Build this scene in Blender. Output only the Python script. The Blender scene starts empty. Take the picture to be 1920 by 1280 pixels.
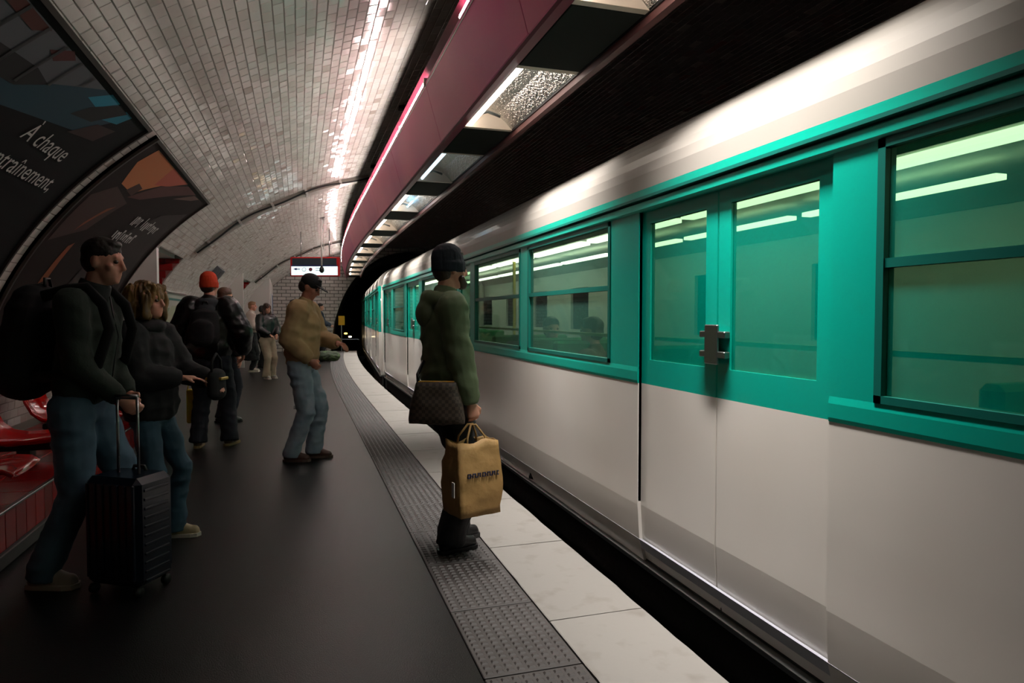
import bpy, math, random
import numpy as np
from mathutils import Vector, Matrix, noise, Euler
random.seed(7); rng = np.random.default_rng(7)
S = bpy.context.scene; C = S.collection
pi = math.pi
# ---------------------------------------------------------------- camera, world, exposure
cd = bpy.data.cameras.new('camera'); cam = bpy.data.objects.new('camera', cd); C.objects.link(cam)
cd.lens = 24; cd.sensor_width = 36; cd.clip_start = 0.05; cd.clip_end = 200
cam.location = (0, 0, 1.36)
cam.rotation_euler = (math.radians(90 - 2.15), 0, math.radians(-17.27))
S.camera = cam
w = bpy.data.worlds.new('world'); S.world = w; w.use_nodes = True
w.node_tree.nodes['Background'].inputs[0].default_value = (0.9, 0.95, 1, 1)
w.node_tree.nodes['Background'].inputs[1].default_value = 0.0012
S.view_settings.view_transform = 'Standard'; S.view_settings.look = 'None'
S.view_settings.gamma = 1; S.view_settings.exposure = 0.0
S.view_settings.use_curve_mapping = False
UP_TUBE, DOWN_TUBE, CAR_TUBE, SIGN_GLOW, TROUGH_W = 74.0, 16.0, 9.0, 1.1, 40.0

# ---------------------------------------------------------------- materials
def lin(c):
    if isinstance(c, str):
        c = [int(c[i:i+2], 16)/255 for i in (0, 2, 4)]
    return tuple(((x/12.92) if x <= .04045 else ((x+.055)/1.055)**2.4) for x in c) + (1,)
MATS = {}
def mat(name, col, rough=.6, metal=0, bump=None, vary=None, coat=0, spec=.5, stretch=(1, 1, 1), isl=None, sub=0):
    if name in MATS: return MATS[name]
    m = bpy.data.materials.new(name); m.use_nodes = True; MATS[name] = m
    nt = m.node_tree; N, L = nt.nodes, nt.links; b = N['Principled BSDF']
    b.inputs['Base Color'].default_value = lin(col); b.inputs['Roughness'].default_value = rough
    b.inputs['Metallic'].default_value = metal; b.inputs['Specular IOR Level'].default_value = spec
    if coat: b.inputs['Coat Weight'].default_value = coat; b.inputs['Coat Roughness'].default_value = .08
    tc = N.new('ShaderNodeTexCoord'); mp = N.new('ShaderNodeMapping'); L.new(tc.outputs['Object'], mp.inputs[0])
    mp.inputs['Scale'].default_value = stretch
    if vary:                                   # (other colour, scale, detail, low, high)
        n = N.new('ShaderNodeTexNoise'); n.inputs['Scale'].default_value = vary[1]; n.inputs['Detail'].default_value = vary[2]
        L.new(mp.outputs[0], n.inputs['Vector'])
        r = N.new('ShaderNodeValToRGB'); r.color_ramp.elements[0].position = vary[3]; r.color_ramp.elements[1].position = vary[4]
        r.color_ramp.elements[0].color = lin(col); r.color_ramp.elements[1].color = lin(vary[0])
        L.new(n.outputs['Fac'], r.inputs[0]); src = r.outputs[0]
        L.new(src, b.inputs['Base Color'])
    if isl:                                    # list of colours picked at random per tile
        g = N.new('ShaderNodeNewGeometry'); oi = N.new('ShaderNodeObjectInfo'); a = N.new('ShaderNodeMath'); a.operation = 'ADD'
        fr = N.new('ShaderNodeMath'); fr.operation = 'FRACT'
        L.new(g.outputs['Random Per Island'], a.inputs[0]); L.new(oi.outputs['Random'], a.inputs[1]); L.new(a.outputs[0], fr.inputs[0])
        r = N.new('ShaderNodeValToRGB'); cr = r.color_ramp; cr.interpolation = 'CONSTANT'
        while len(cr.elements) < len(isl): cr.elements.new(.5)
        for i, (p, c) in enumerate(isl): cr.elements[i].position = p; cr.elements[i].color = lin(c)
        L.new(fr.outputs[0], r.inputs[0]); L.new(r.outputs[0], b.inputs['Base Color'])
    if bump:                                   # (scale, strength, distance, detail)
        n = N.new('ShaderNodeTexNoise'); n.inputs['Scale'].default_value = bump[0]; n.inputs['Detail'].default_value = bump[3] if len(bump) > 3 else 3
        L.new(mp.outputs[0], n.inputs['Vector'])
        bp = N.new('ShaderNodeBump'); bp.inputs['Strength'].default_value = bump[1]; bp.inputs['Distance'].default_value = bump[2]
        L.new(n.outputs['Fac'], bp.inputs['Height']); L.new(bp.outputs[0], b.inputs['Normal'])
    if sub: b.inputs['Subsurface Weight'].default_value = sub; b.inputs['Subsurface Radius'].default_value = (.01, .004, .002)
    return m
def emis(name, col, strength):
    if name in MATS: return MATS[name]
    m = bpy.data.materials.new(name); m.use_nodes = True; MATS[name] = m
    b = m.node_tree.nodes['Principled BSDF']
    b.inputs['Base Color'].default_value = lin(col); b.inputs['Emission Color'].default_value = lin(col)
    b.inputs['Emission Strength'].default_value = strength
    return m
def glass(name, tint, refl=.8, film=None):
    m = bpy.data.materials.new(name); m.use_nodes = True; MATS[name] = m
    nt = m.node_tree; N, L = nt.nodes, nt.links; N.remove(N['Principled BSDF'])
    t = N.new('ShaderNodeBsdfTransparent'); t.inputs[0].default_value = lin(tint)
    g = N.new('ShaderNodeBsdfGlossy'); g.inputs['Roughness'].default_value = .04; g.inputs[0].default_value = (.9, 1, .97, 1)
    f = N.new('ShaderNodeFresnel'); f.inputs[0].default_value = 1.45
    gm = N.new('ShaderNodeNewGeometry'); iv = N.new('ShaderNodeMath'); iv.operation = 'SUBTRACT'; iv.inputs[0].default_value = 1; L.new(gm.outputs['Backfacing'], iv.inputs[1])
    mu = N.new('ShaderNodeMath'); mu.operation = 'MULTIPLY'; L.new(f.outputs[0], mu.inputs[0]); L.new(iv.outputs[0], mu.inputs[1]); m2 = N.new('ShaderNodeMath'); m2.operation = 'MULTIPLY'; m2.inputs[1].default_value = refl; L.new(mu.outputs[0], m2.inputs[0])
    mx = N.new('ShaderNodeMixShader'); L.new(m2.outputs[0], mx.inputs[0]); L.new(t.outputs[0], mx.inputs[1]); L.new(g.outputs[0], mx.inputs[2])
    out = mx.outputs[0]
    if film:                                    # a coloured film on the pane: some of it is plain diffuse colour
        dd = N.new('ShaderNodeBsdfDiffuse'); dd.inputs[0].default_value = lin(film[0]); m3 = N.new('ShaderNodeMixShader'); m3.inputs[0].default_value = film[1]
        L.new(mx.outputs[0], m3.inputs[1]); L.new(dd.outputs[0], m3.inputs[2]); out = m3.outputs[0]
    L.new(out, N['Material Output'].inputs[0])
    return m

M_grout = mat('grout', '938d85', .9)
M_tile = mat('white_glazed_tile', 'd8d4cc', .09, bump=(30, .25, .002), isl=[(0, 'dad6d0'), (.3, 'd2cdc6'), (.55, 'cdc8c0'), (.72, 'd6d1c9'), (.92, 'c4bdb4'), (.98, 'b0a69b')])
M_dark = mat('shaded_glazed_tile', '3a2f2c', .3, bump=(40, .2, .003), isl=[(0, '8f8380'), (.35, '857a78'), (.6, '96898a'), (.8, '8c7570'), (.93, 'b5aaa6'), (.98, '9a6a60')])  # white tile darkened: shade of the vault's unlit right side put into the colour
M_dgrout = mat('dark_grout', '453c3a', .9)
M_red = mat('dark_red_tile', '8a0f10', .25, isl=[(0, '8a0f10'), (.5, '7a0c0e'), (.8, '961414')])
M_asph = mat('asphalt', '09090a', .36, bump=(180, .35, .004, 4), vary=('101011', 2.5, 4, .4, .7), spec=.4)
M_tact = mat('tactile_rubber', '3a3533', .6, bump=(60, .2, .002), vary=('2f2a28', 4, 3, .35, .7))
M_edge = mat('worn_white_paint', '75716c', .62, bump=(30, .25, .003), vary=('625b54', 7, 6, .55, .8))
M_conc = mat('dark_concrete', '1b1a1a', .85, bump=(20, .3, .01))
M_pink = mat('pink_painted_metal', 'd45a80', .35, vary=('bd3574', .55, 1, .45, .6))
M_pinkd = mat('dark_pink_metal', '6e2036', .4)
M_blackm = mat('black_metal', '141414', .45)
M_greenm = mat('dark_grey_green_metal', '1f221f', .85, spec=.15)
M_refl = mat('crinkled_reflector', 'e6e4e0', .22, metal=1, bump=(55, 1.0, .02, 2))
M_alu = mat('aluminium', 'b9b7b2', .35, metal=.8)
M_up = emis('upper_tube_glow', (1, .955, .93), UP_TUBE)
M_down = emis('lower_tube_glow', (1, .96, .92), DOWN_TUBE)
M_off = emis('failing_tube_glow', (.85, .95, 1), 1.5)
M_blue_l = emis('bluish_tube_glow', (.6, .85, 1), 6)
M_white = mat('train_white_paint', 'dad5cf', .3, coat=.25, vary=('cdc6bd', .6, 3, .4, .7), bump=(2.2, .08, .02, 1))
M_roof = mat('train_roof_paint', '958f88', .55, coat=.35, vary=('8a857d', .6, 3, .4, .7), bump=(2.2, .06, .02, 1), spec=.3)
M_stripe = mat('train_grey_stripe', '9a9ba3', .35)
M_teal = mat('train_teal_paint', '009c88', .3, coat=.3)
M_teald = mat('train_dark_teal', '006055', .4)
M_gasket = mat('black_rubber', '0c0d0d', .6)
M_glass = glass('window_glass', 'bccfc6', film=('5fa595', .12))
M_glassd = glass('door_glass_tinted', 'b2cfbc', film=('009c88', .38))
M_in = mat('interior_panel', 'cbcac6', .5)
M_infl = mat('interior_floor', '3a3c3a', .6)
M_seatg = mat('green_seat_fabric', '2f7d4a', .8)
M_strip = emis('car_strip_glow', (1, .97, .86), CAR_TUBE)
M_yel = mat('yellow_rail', 'c7b04a', .4)
M_steel = mat('steel', '8f9190', .3, metal=1)
M_rail = mat('rusty_rail', '4a3a30', .5, metal=.8)
M_seat = mat('red_seat_shell', 'b50d0a', .12, coat=.6)
M_posterk = mat('poster_black', '08080a', .7, spec=.2)
M_frame = mat('poster_frame_bronze', '3a332e', .45, metal=.4)
def flat(col, r=.4): return mat('print_' + col, col, r)

# ---------------------------------------------------------------- geometry helpers
def link(name, me, m=None, parent=None):
    o = bpy.data.objects.new(name, me); C.objects.link(o)
    if m is not None and me is not None and not me.materials:
        for q in (m if isinstance(m, list) else [m]): me.materials.append(q)
    if parent is not None: o.parent = parent
    return o
def raw(name, verts, faces, smooth=False):
    me = bpy.data.meshes.new(name)
    me.from_pydata([tuple(v) for v in verts], [], faces); me.update()
    if smooth: me.polygons.foreach_set('use_smooth', [True]*len(me.polygons))
    return me
def tag(o, label=None, cat=None, group=None, kind=None):
    if label: o['label'] = label
    if cat: o['category'] = cat
    if group: o['group'] = group
    if kind: o['kind'] = kind
    return o
def empty(name, loc=(0, 0, 0), rz=0, **k):
    o = bpy.data.objects.new(name, None); C.objects.link(o); o.location = loc; o.rotation_euler = (0, 0, rz)
    o.empty_display_size = .1
    return tag(o, **k)
class G:
    """collects verts/faces"""
    def __init__(s): s.v, s.f, s.mi = [], [], []
    def add(s, v, f, mi=0):
        n = len(s.v); s.v += [tuple(p) for p in v]; s.f += [tuple(i+n for i in q) for q in f]; s.mi += [mi]*len(f); return s
    def box(s, x0, x1, y0, y1, z0, z1, mi=0, mt=None, bev=0):
        if bev:
            b = min(bev, abs(x1-x0)/2.01, abs(y1-y0)/2.01, abs(z1-z0)/2.01)
            pts = []
            for sx in (0, 1):
                for sy in (0, 1):
                    for sz in (0, 1):
                        X = x1 if sx else x0; Y = y1 if sy else y0; Z = z1 if sz else z0
                        dx = -b if sx else b; dy = -b if sy else b; dz = -b if sz else b
                        pts += [(X, Y+dy, Z+dz), (X+dx, Y, Z+dz), (X+dx, Y+dy, Z)]
            i = lambda sx, sy, sz, k: (sx*4+sy*2+sz)*3+k
            F = []
            for a in (0, 1):
                F += [(i(a,0,0,0), i(a,0,1,0), i(a,1,1,0), i(a,1,0,0)), (i(0,a,0,1), i(0,a,1,1), i(1,a,1,1), i(1,a,0,1)), (i(0,0,a,2), i(0,1,a,2), i(1,1,a,2), i(1,0,a,2))]
            for a in (0, 1):
                for c in (0, 1):
                    F += [(i(a,c,0,0), i(a,c,1,0), i(a,c,1,1), i(a,c,0,1)), (i(a,0,c,0), i(a,1,c,0), i(a,1,c,2), i(a,0,c,2)), (i(0,a,c,1), i(1,a,c,1), i(1,a,c,2), i(0,a,c,2))]
            for a in (0, 1):
                for c in (0, 1):
                    for e in (0, 1): F.append((i(a,c,e,0), i(a,c,e,1), i(a,c,e,2)))
            v = pts
        else:
            v = [(x, y, z) for x in (x0, x1) for y in (y0, y1) for z in (z0, z1)]
            F = [(0,1,3,2), (4,6,7,5), (0,4,5,1), (2,3,7,6), (0,2,6,4), (1,5,7,3)]
        if mt is not None: v = [mt @ Vector(p) for p in v]
        return s.add(v, F, mi)
    def tube(s, pts, rr, n=10, mi=0, ref=(0, 0, 1), squash=1, caps=True):
        """sweep along pts; rr radius or list of radius / (ra, rb)"""
        P = [Vector(p) for p in pts]; k = len(P); R = []
        if not isinstance(rr, (list,)): rr = [rr]*k
        for i in range(k):
            t = (P[min(i+1, k-1)] - P[max(i-1, 0)]).normalized(); q = Vector(ref)
            a = t.cross(q)
            if a.length < 1e-3: a = t.cross(Vector((1, 0, 0)))
            a.normalize(); b = a.cross(t).normalized()
            ra, rb = rr[i] if isinstance(rr[i], tuple) else (rr[i], rr[i]*squash)
            R += [P[i] + a*ra*math.cos(2*pi*j/n) + b*rb*math.sin(2*pi*j/n) for j in range(n)]
        F = [(i*n+j, i*n+(j+1) % n, (i+1)*n+(j+1) % n, (i+1)*n+j) for i in range(k-1) for j in range(n)]
        if caps: F += [tuple(reversed(range(n))), tuple((k-1)*n+j for j in range(n))]
        return s.add(R, F, mi)
    def cap(s, p0, r0, p1, r1, n=12, ref=(0, 1, 0)):
        """tapered capsule"""
        p0, p1 = Vector(p0), Vector(p1); d = p1-p0; L = d.length; d = d.normalized() if L > 1e-6 else Vector((0, 0, 1))
        T0 = r0 if isinstance(r0, tuple) else (r0, r0); T1 = r1 if isinstance(r1, tuple) else (r1, r1)
        m0, m1 = min(T0), min(T1); P, R = [], []
        for a in (-90, -60, -30, 0): c = max(math.cos(math.radians(a)), .05); P.append(p0+d*m0*math.sin(math.radians(a))); R.append((T0[0]*c, T0[1]*c))
        for a in (0, 30, 60, 90): c = max(math.cos(math.radians(a)), .05); P.append(p1+d*m1*math.sin(math.radians(a))+d*1e-5); R.append((T1[0]*c, T1[1]*c))
        return s.tube(P, R, n, ref=ref)
    def ell(s, c, r, n=14, rot=None):
        c = Vector(c); v, F = [], []; h = n//2+1
        for i in range(h+1):
            a = pi*i/h
            for j in range(n):
                b = 2*pi*j/n
                p = Vector((r[0]*max(math.sin(a), .02)*math.cos(b), r[1]*max(math.sin(a), .02)*math.sin(b), r[2]*math.cos(a)))
                if rot is not None: p = rot @ p
                v.append(c+p)
        for i in range(h):
            for j in range(n): F.append((i*n+j, (i+1)*n+j, (i+1)*n+(j+1) % n, i*n+(j+1) % n))
        F += [tuple(range(n)), tuple(reversed([h*n+j for j in range(n)]))]
        return s.add(v, F)
    def build(s, name, m, parent=None, smooth=False):
        me = raw(name, s.v, s.f, smooth)
        o = link(name, me, m, parent)
        if isinstance(m, list): me.polygons.foreach_set('material_index', s.mi)
        return o
def dup(root, **k):
    r = root.copy(); C.objects.link(r)
    for ch in list(root.children):
        c = ch.copy(); C.objects.link(c); c.parent = r
        for g in ch.children:
            d = g.copy(); C.objects.link(d); d.parent = c
    for a, b in k.items(): r[a] = b
    return r

# ---------------------------------------------------------------- the station's bend and vault
def P(s, X, z): return (X + .0026*max(0., s-12)**2, s, z)
SEND, SBEG, ZB = 27.2, -1.2, -1.1
XC, AX, Z0, HV, NV = 3.6, 6.1, .2, 3.85, 2.2
_t = np.linspace(0, pi, 4001); _c, _s = np.cos(_t), np.sin(_t)
VX = XC - AX*np.sign(_c)*np.abs(_c)**(2/NV); VZ = Z0 + HV*np.abs(_s)**(2/NV)
VA = np.concatenate([[0], np.cumsum(np.hypot(np.diff(VX), np.diff(VZ)))]); VTOT = VA[-1]
def vault(v):
    """arc length -> X, z, inward normal (nx, nz), tangent"""
    x = np.interp(v, VA, VX); z = np.interp(v, VA, VZ)
    e = .02; dx = np.interp(v+e, VA, VX)-np.interp(v-e, VA, VX); dz = np.interp(v+e, VA, VZ)-np.interp(v-e, VA, VZ)
    l = np.hypot(dx, dz); return x, z, dz/l, -dx/l, dx/l, dz/l
def VP(s, v, off=0.):
    x, z, nx, nz, _, _ = vault(v); return P(s, float(x+nx*off), float(z+nz*off))
OPEN = [(10.0, 11.9, 2.25), (19.3, 22.0, 2.4)]      # passage openings: s0, s1, top arc length
POST = [(1.9, 5.98, .95, 3.11), (6.25, 9.6, .95, 3.11)]

def shell(name, v0, v1, m, kind='structure', holes=True):
    vs = list(np.arange(v0, v1, .15)) + [v1] + ([o[2] for o in OPEN if v0 < o[2] < v1])
    ss = list(np.arange(SBEG, SEND, .9)) + [SEND]
    for o in OPEN: ss += [o[0], o[1]]
    vs = sorted(set(round(float(a), 4) for a in vs)); ss = sorted(set(round(float(a), 4) for a in ss))
    g = G(); nv, ns = len(vs), len(ss)
    V = [VP(s, v, -.005) for s in ss for v in vs] + [VP(s, v, -.13) for s in ss for v in vs]
    def open_(s, v): return holes and any(o[0] <= s <= o[1] and v < o[2] for o in OPEN)
    F = []; B = nv*ns
    present = set()
    for i in range(ns-1):
        for j in range(nv-1):
            if not open_((ss[i]+ss[i+1])/2, (vs[j]+vs[j+1])/2): present.add((i, j))
    for (i, j) in present:
        a, b, c, d = i*nv+j, i*nv+j+1, (i+1)*nv+j+1, (i+1)*nv+j
        F += [(a, b, c, d), (B+d, B+c, B+b, B+a)]
        if (i-1, j) not in present: F.append((a, B+a, B+b, b))
        if (i+1, j) not in present: F.append((d, c, B+c, B+d))
        if (i, j-1) not in present: F.append((a, d, B+d, B+a))
        if (i, j+1) not in present: F.append((b, B+b, B+c, c))
    g.add(V, F)
    return tag(g.build(name, m), kind=kind)
VW, VR = 1.9, 6.05          # wall/ceiling split, white/dark split on the vault
ceil = shell('ceiling', VW, VTOT-1.9, M_grout)
walll = shell('wall_left', 0, VW, M_grout)
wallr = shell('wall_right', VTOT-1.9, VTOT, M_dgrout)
# tiles
TL, TH, J = .150, .0745, .0035
def tile_fields():
    rows = int(VTOT/(TH+J)); out = []
    for r in range(rows):
        v = (r+.5)*(TH+J); off = (r % 2)*.5*(TL+J)
        n = int((SEND-SBEG)/(TL+J))-1
        s = SBEG + off + (np.arange(n)+.6)*(TL+J)
        out.append(np.stack([s, np.full(n, v)], 1))
    T = np.concatenate(out)
    keep = np.ones(len(T), bool)
    for a, b, c in OPEN: keep &= ~((T[:, 0] > a-.07) & (T[:, 0] < b+.07) & (T[:, 1] < c+.04))
    for a, b, c, d in POST: keep &= ~((T[:, 0] > a+.08) & (T[:, 0] < b-.08) & (T[:, 1] > c+.05) & (T[:, 1] < d-.05))
    keep &= ~((T[:, 1] < .12))
    return T[keep]
T = tile_fields()
tx, tz, nx, nz, dx, dz = vault(T[:, 1])
sh = .0026*np.maximum(0, T[:, 0]-12)**2; slp = .0052*np.maximum(0, T[:, 0]-12)
jit = rng.normal(0, .016, (len(T), 2))                       # small tilt of each tile
hs = rng.uniform(-.002, .0005, len(T))
b = .004
def tile_verts(idx):
    k = len(idx); ctr = np.stack([tx[idx]+sh[idx], T[idx, 0], tz[idx]], 1)
    es = np.stack([slp[idx], np.ones(k), np.zeros(k)], 1); ev = np.stack([dx[idx], np.zeros(k), dz[idx]], 1); en = np.stack([nx[idx], np.zeros(k), nz[idx]], 1)
    q = np.array([(-1, -1), (1, -1), (1, 1), (-1, 1)]); vs = []
    for lvl in (0, 1):
        for (a, c) in q:
            u = a*(TL/2 - b*lvl); v = c*(TH/2 - b*lvl)
            h = (-.006 if lvl == 0 else 0) + (hs[idx] + jit[idx, 0]*u + jit[idx, 1]*v if lvl else 0)
            h = h*np.ones(k)
            vs.append(ctr + es*u + ev*v + en*h[:, None])
    return np.stack(vs, 1)                                    # k,8,3
TF = np.array([(4, 7, 6, 5), (0, 4, 5, 1), (1, 5, 6, 2), (2, 6, 7, 3), (3, 7, 4, 0)])
def tiles_joined(name, idx, m, parent):
    V = tile_verts(idx).reshape(-1, 3); k = len(idx)
    F = (TF[None] + (np.arange(k)*8)[:, None, None]).reshape(-1, 4)
    me = bpy.data.meshes.new(name); me.vertices.add(len(V)); me.vertices.foreach_set('co', V.ravel())
    me.loops.add(F.size); me.loops.foreach_set('vertex_index', F.ravel()); me.polygons.add(len(F))
    me.polygons.foreach_set('loop_start', np.arange(0, F.size, 4)); me.polygons.foreach_set('loop_total', np.full(len(F), 4))
    me.polygons.foreach_set('use_smooth', np.zeros(len(F), bool)); me.update(); me.validate()
    return tag(link(name, me, m, parent), kind='stuff')
TF = TF[:, ::-1]
tile_me = raw('tile', [(a*(TL/2-l*b), c*(TH/2-l*b), (-.006 if l == 0 else -.0005)) for l in (0, 1) for (a, c) in ((-1, -1), (1, -1), (1, 1), (-1, 1))],
              [tuple(int(i) for i in f[::-1]) for f in TF]); tile_me.materials.append(M_tile)
def tile_single(i, parent):
    o = link('tile', tile_me, None, parent)
    es = Vector((slp[i], 1, 0)).normalized(); en = Vector((nx[i], 0, nz[i])); en = (en + es*(-jit[i, 0]) ).normalized(); ev = en.cross(es).normalized(); es = ev.cross(en)
    R = Matrix((es, ev, en)).transposed().to_4x4(); R.translation = Vector((tx[i]+sh[i], T[i, 0], tz[i])); o.matrix_world = R
# which tiles show largest
cy, sy = math.cos(math.radians(17.27)), math.sin(math.radians(17.27))
dep = tx*sy + T[:, 0]*cy; rgt = tx*cy - T[:, 0]*sy
px = rgt/np.maximum(dep, .1); py = (tz-1.36)/np.maximum(dep, .1)
vis = (dep > .5) & (px > -.76) & (px < .76) & (py < .48) & (py > -.5)
for a, b2, c, d in POST: vis &= ~((T[:, 0] > a-.1) & (T[:, 0] < b2+.02) & (T[:, 1] > c-.05) & (T[:, 1] < d+.02))
size = np.where(vis, 1/np.maximum(dep, .3)**2, 0)
isw = T[:, 1] < VW; isd = (T[:, 1] > VR); isr = T[:, 1] > VTOT-1.9
def pick(mask, n):
    ids = np.nonzero(mask & vis)[0]; return ids[np.argsort(-size[ids])][:n]
one_c = pick(~isw & ~isd & (tx < .9), 300); one_w = pick(isw & (T[:, 1] > .4), 160)
flip = np.zeros(len(T), bool); flip[one_c] = True; flip[one_w] = True
for i in one_c: tile_single(i, ceil)
for i in one_w: tile_single(i, walll)
tiles_joined('wall_tiles', np.nonzero(isw & ~flip)[0], M_tile, walll)
tiles_joined('vault_tiles', np.nonzero(~isw & ~isd & ~flip)[0], M_tile, ceil)
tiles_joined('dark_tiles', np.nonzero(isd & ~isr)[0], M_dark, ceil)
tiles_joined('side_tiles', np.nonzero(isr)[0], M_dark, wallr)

# ---------------------------------------------------------------- strips following the bend
def strip(name, prof, m, s0=SBEG, s1=SEND, n=40, parent=None, kind=None, closed=True):
    g = G(); k = len(prof); V = []
    for i in range(n+1):
        s = s0+(s1-s0)*i/n
        V += [P(s, a, c) for a, c in prof]
    F = []
    for i in range(n):
        for j in range(k if closed else k-1):
            F.append((i*k+j, (i+1)*k+j, (i+1)*k+(j+1) % k, i*k+(j+1) % k))
    if closed: F += [tuple(range(k)), tuple(reversed([n*k+j for j in range(k)]))]
    g.add(V, F); o = g.build(name, m, parent)
    if kind: o['kind'] = kind
    return o
floor = strip('floor', [(-2.48, 0), (.64, 0), (.64, -.05), (1.50, -.05), (1.50, ZB), (1.4, ZB), (1.4, -.3), (-2.48, -.3)], [M_asph], kind='structure')
trk = strip('trackbed', [(1.50, ZB), (9.7, ZB), (9.7, ZB-.2), (1.50, ZB-.2)], M_conc, s1=46, n=70, kind='structure')
for X in (2.28, 3.72, 5.3, 6.74):
    strip('rail', [(X-.07, ZB), (X+.07, ZB), (X+.02, ZB+.03), (X+.035, ZB+.14), (X-.035, ZB+.14), (X-.02, ZB+.03)], M_rail, s1=45, n=60, parent=trk)
strip('trim_1', [(1.44, -.05), (1.505, -.05), (1.505, -.1), (1.44, -.1)], M_conc, kind='structure')
# paving: tactile plates and white painted edge slabs
g = G(); L_, W_ = .60, .395
g.box(-W_/2, W_/2, -L_/2+.003, L_/2-.003, -.05, .004, bev=.003)
for i in range(9):
    for j in range(15):
        x = -W_/2+.03+i*(W_-.06)/8+(.0 if j % 2 else .0); y = -L_/2+.03+j*(L_-.06)/14 
        a = .015; bb = .012
        g.add([(x-a, y-bb, .004), (x+a, y-bb, .004), (x+a, y+bb, .004), (x-a, y+bb, .004), (x-a*.6, y-bb*.5, .010), (x+a*.6, y-bb*.5, .010), (x+a*.6, y+bb*.5, .010), (x-a*.6, y+bb*.5, .010)],
              [(4, 5, 6, 7), (0, 1, 5, 4), (1, 2, 6, 5), (2, 3, 7, 6), (3, 0, 4, 7)])
me = raw('tactile_plate', g.v, g.f); me.materials.append(M_tact)
s = SBEG+.3
while s < SEND-.3:
    o = link('tactile_plate', me, None, floor); o.location = P(s, .842, 0); o.rotation_euler = (0, 0, -math.atan(.0052*max(0, s-12))); s += .604
s = SBEG
k = 0
while s < SEND-.2:
    L2 = min(1.0, SEND-s); n = 10; V, F = [], []
    for i in range(n+1):
        t = s+.004+(L2-.008)*i/n; wob = .010*noise.noise(Vector((t*3, 5, 0)))+.006*noise.noise(Vector((t*14, 1, 0)))
        wl = .006*noise.noise(Vector((t*12, 9, 0)))
        for X, z in ((1.046+wl, -.05), (1.046+wl, .004), (1.052+wl, .006), (1.50+wob, .006+.001*(k % 2)), (1.512+wob, -.004), (1.508+wob, -.05)): V.append(P(t, X, z))
    F = [(i*6+j, i*6+j+1, (i+1)*6+j+1, (i+1)*6+j) for i in range(n) for j in range(5)] + [tuple(reversed(range(6))), tuple(n*6+j for j in range(6))]
    F = [tuple(reversed(f)) for f in F]
    G().add(V, F).build('edge_slab', M_edge, floor); s += L2; k += 1
# manhole cover far on the platform
mh = empty('floor_hatch', P(10.6, .12, .0), label='small dark square access hatch set in the platform asphalt', cat='hatch')
G().box(-.22, .22, -.18, .18, -.01, .004, bev=.002).build('hatch_frame', M_conc, mh); G().box(-.2, .2, -.16, .16, .002, .007, bev=.002).build('hatch_lid', M_blackm, mh)

# ---------------------------------------------------------------- end wall, tunnel, passages
g = G(); n = 40; s = SEND
def mouth(t): return 3.6-3.1*math.cos(t), ZB+ (0 if t in (0, pi) else 0) + 5.0*math.sin(t)**.75
outer = [(float(VX[0]), ZB)] + [(float(VX[int(i)]), float(VZ[int(i)])) for i in np.linspace(0, 4000, n)] + [(float(VX[-1]), ZB)]
inner = [mouth(pi*i/(len(outer)-1)) for i in range(len(outer))]
k = len(outer); V = [P(s, *p) for p in outer]+[P(s, *p) for p in inner]+[P(s+.4, *p) for p in outer]+[P(s+.4, *p) for p in inner]
F = []
for i in range(k-1):
    F += [(i, i+1, k+i+1, k+i), (2*k+i, 3*k+i, 3*k+i+1, 2*k+i+1), (k+i, k+i+1, 3*k+i+1, 3*k+i)]
mb = mat('small_tile_wall', 'b9b5b0', .35)
nt = mb.node_tree; br = nt.nodes.new('ShaderNodeTexBrick'); tcn = nt.nodes.new('ShaderNodeTexCoord'); mpn = nt.nodes.new('ShaderNodeMapping')
mpn.inputs['Rotation'].default_value = (pi/2, 0, 0); nt.links.new(tcn.outputs['Object'], mpn.inputs[0]); nt.links.new(mpn.outputs[0], br.inputs[0])
br.inputs['Scale'].default_value = 1; br.inputs['Brick Width'].default_value = .32; br.inputs['Row Height'].default_value = .13; br.inputs['Mortar Size'].default_value = .012
br.inputs['Color1'].default_value = lin('bdb8b2'); br.inputs['Color2'].default_value = lin('aaa49d'); br.inputs['Mortar'].default_value = lin('4a4643')
nt.links.new(br.outputs[0], nt.nodes['Principled BSDF'].inputs['Base Color'])
tag(g.add(V, F).build('wall_back', mb), kind='structure')
# tunnel lining behind the mouth
g = G(); V = []; 
for j in range(12):
    s = SEND+.2+j*1.7; V += [P(s, 3.6+(p[0]-3.6)*1.02, ZB+(p[1]-ZB)*1.01) for p in inner]
F = [(j*k+i, (j+1)*k+i, (j+1)*k+i+1, j*k+i+1) for j in range(11) for i in range(k-1)]
g.add(V, F)
tun = tag(g.build('tunnel_lining', M_conc), kind='structure')
tag(G().box(-2, 12, SEND+19, SEND+19.3, -1.3, 5).build('tunnel_end', M_conc), kind='structure')
# front cap behind the camera
tag(G().box(-2.7, 9.9, SBEG-.35, SBEG-.15, -1.3, 4.3).build('wall_front', M_dgrout), kind='structure')
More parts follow.
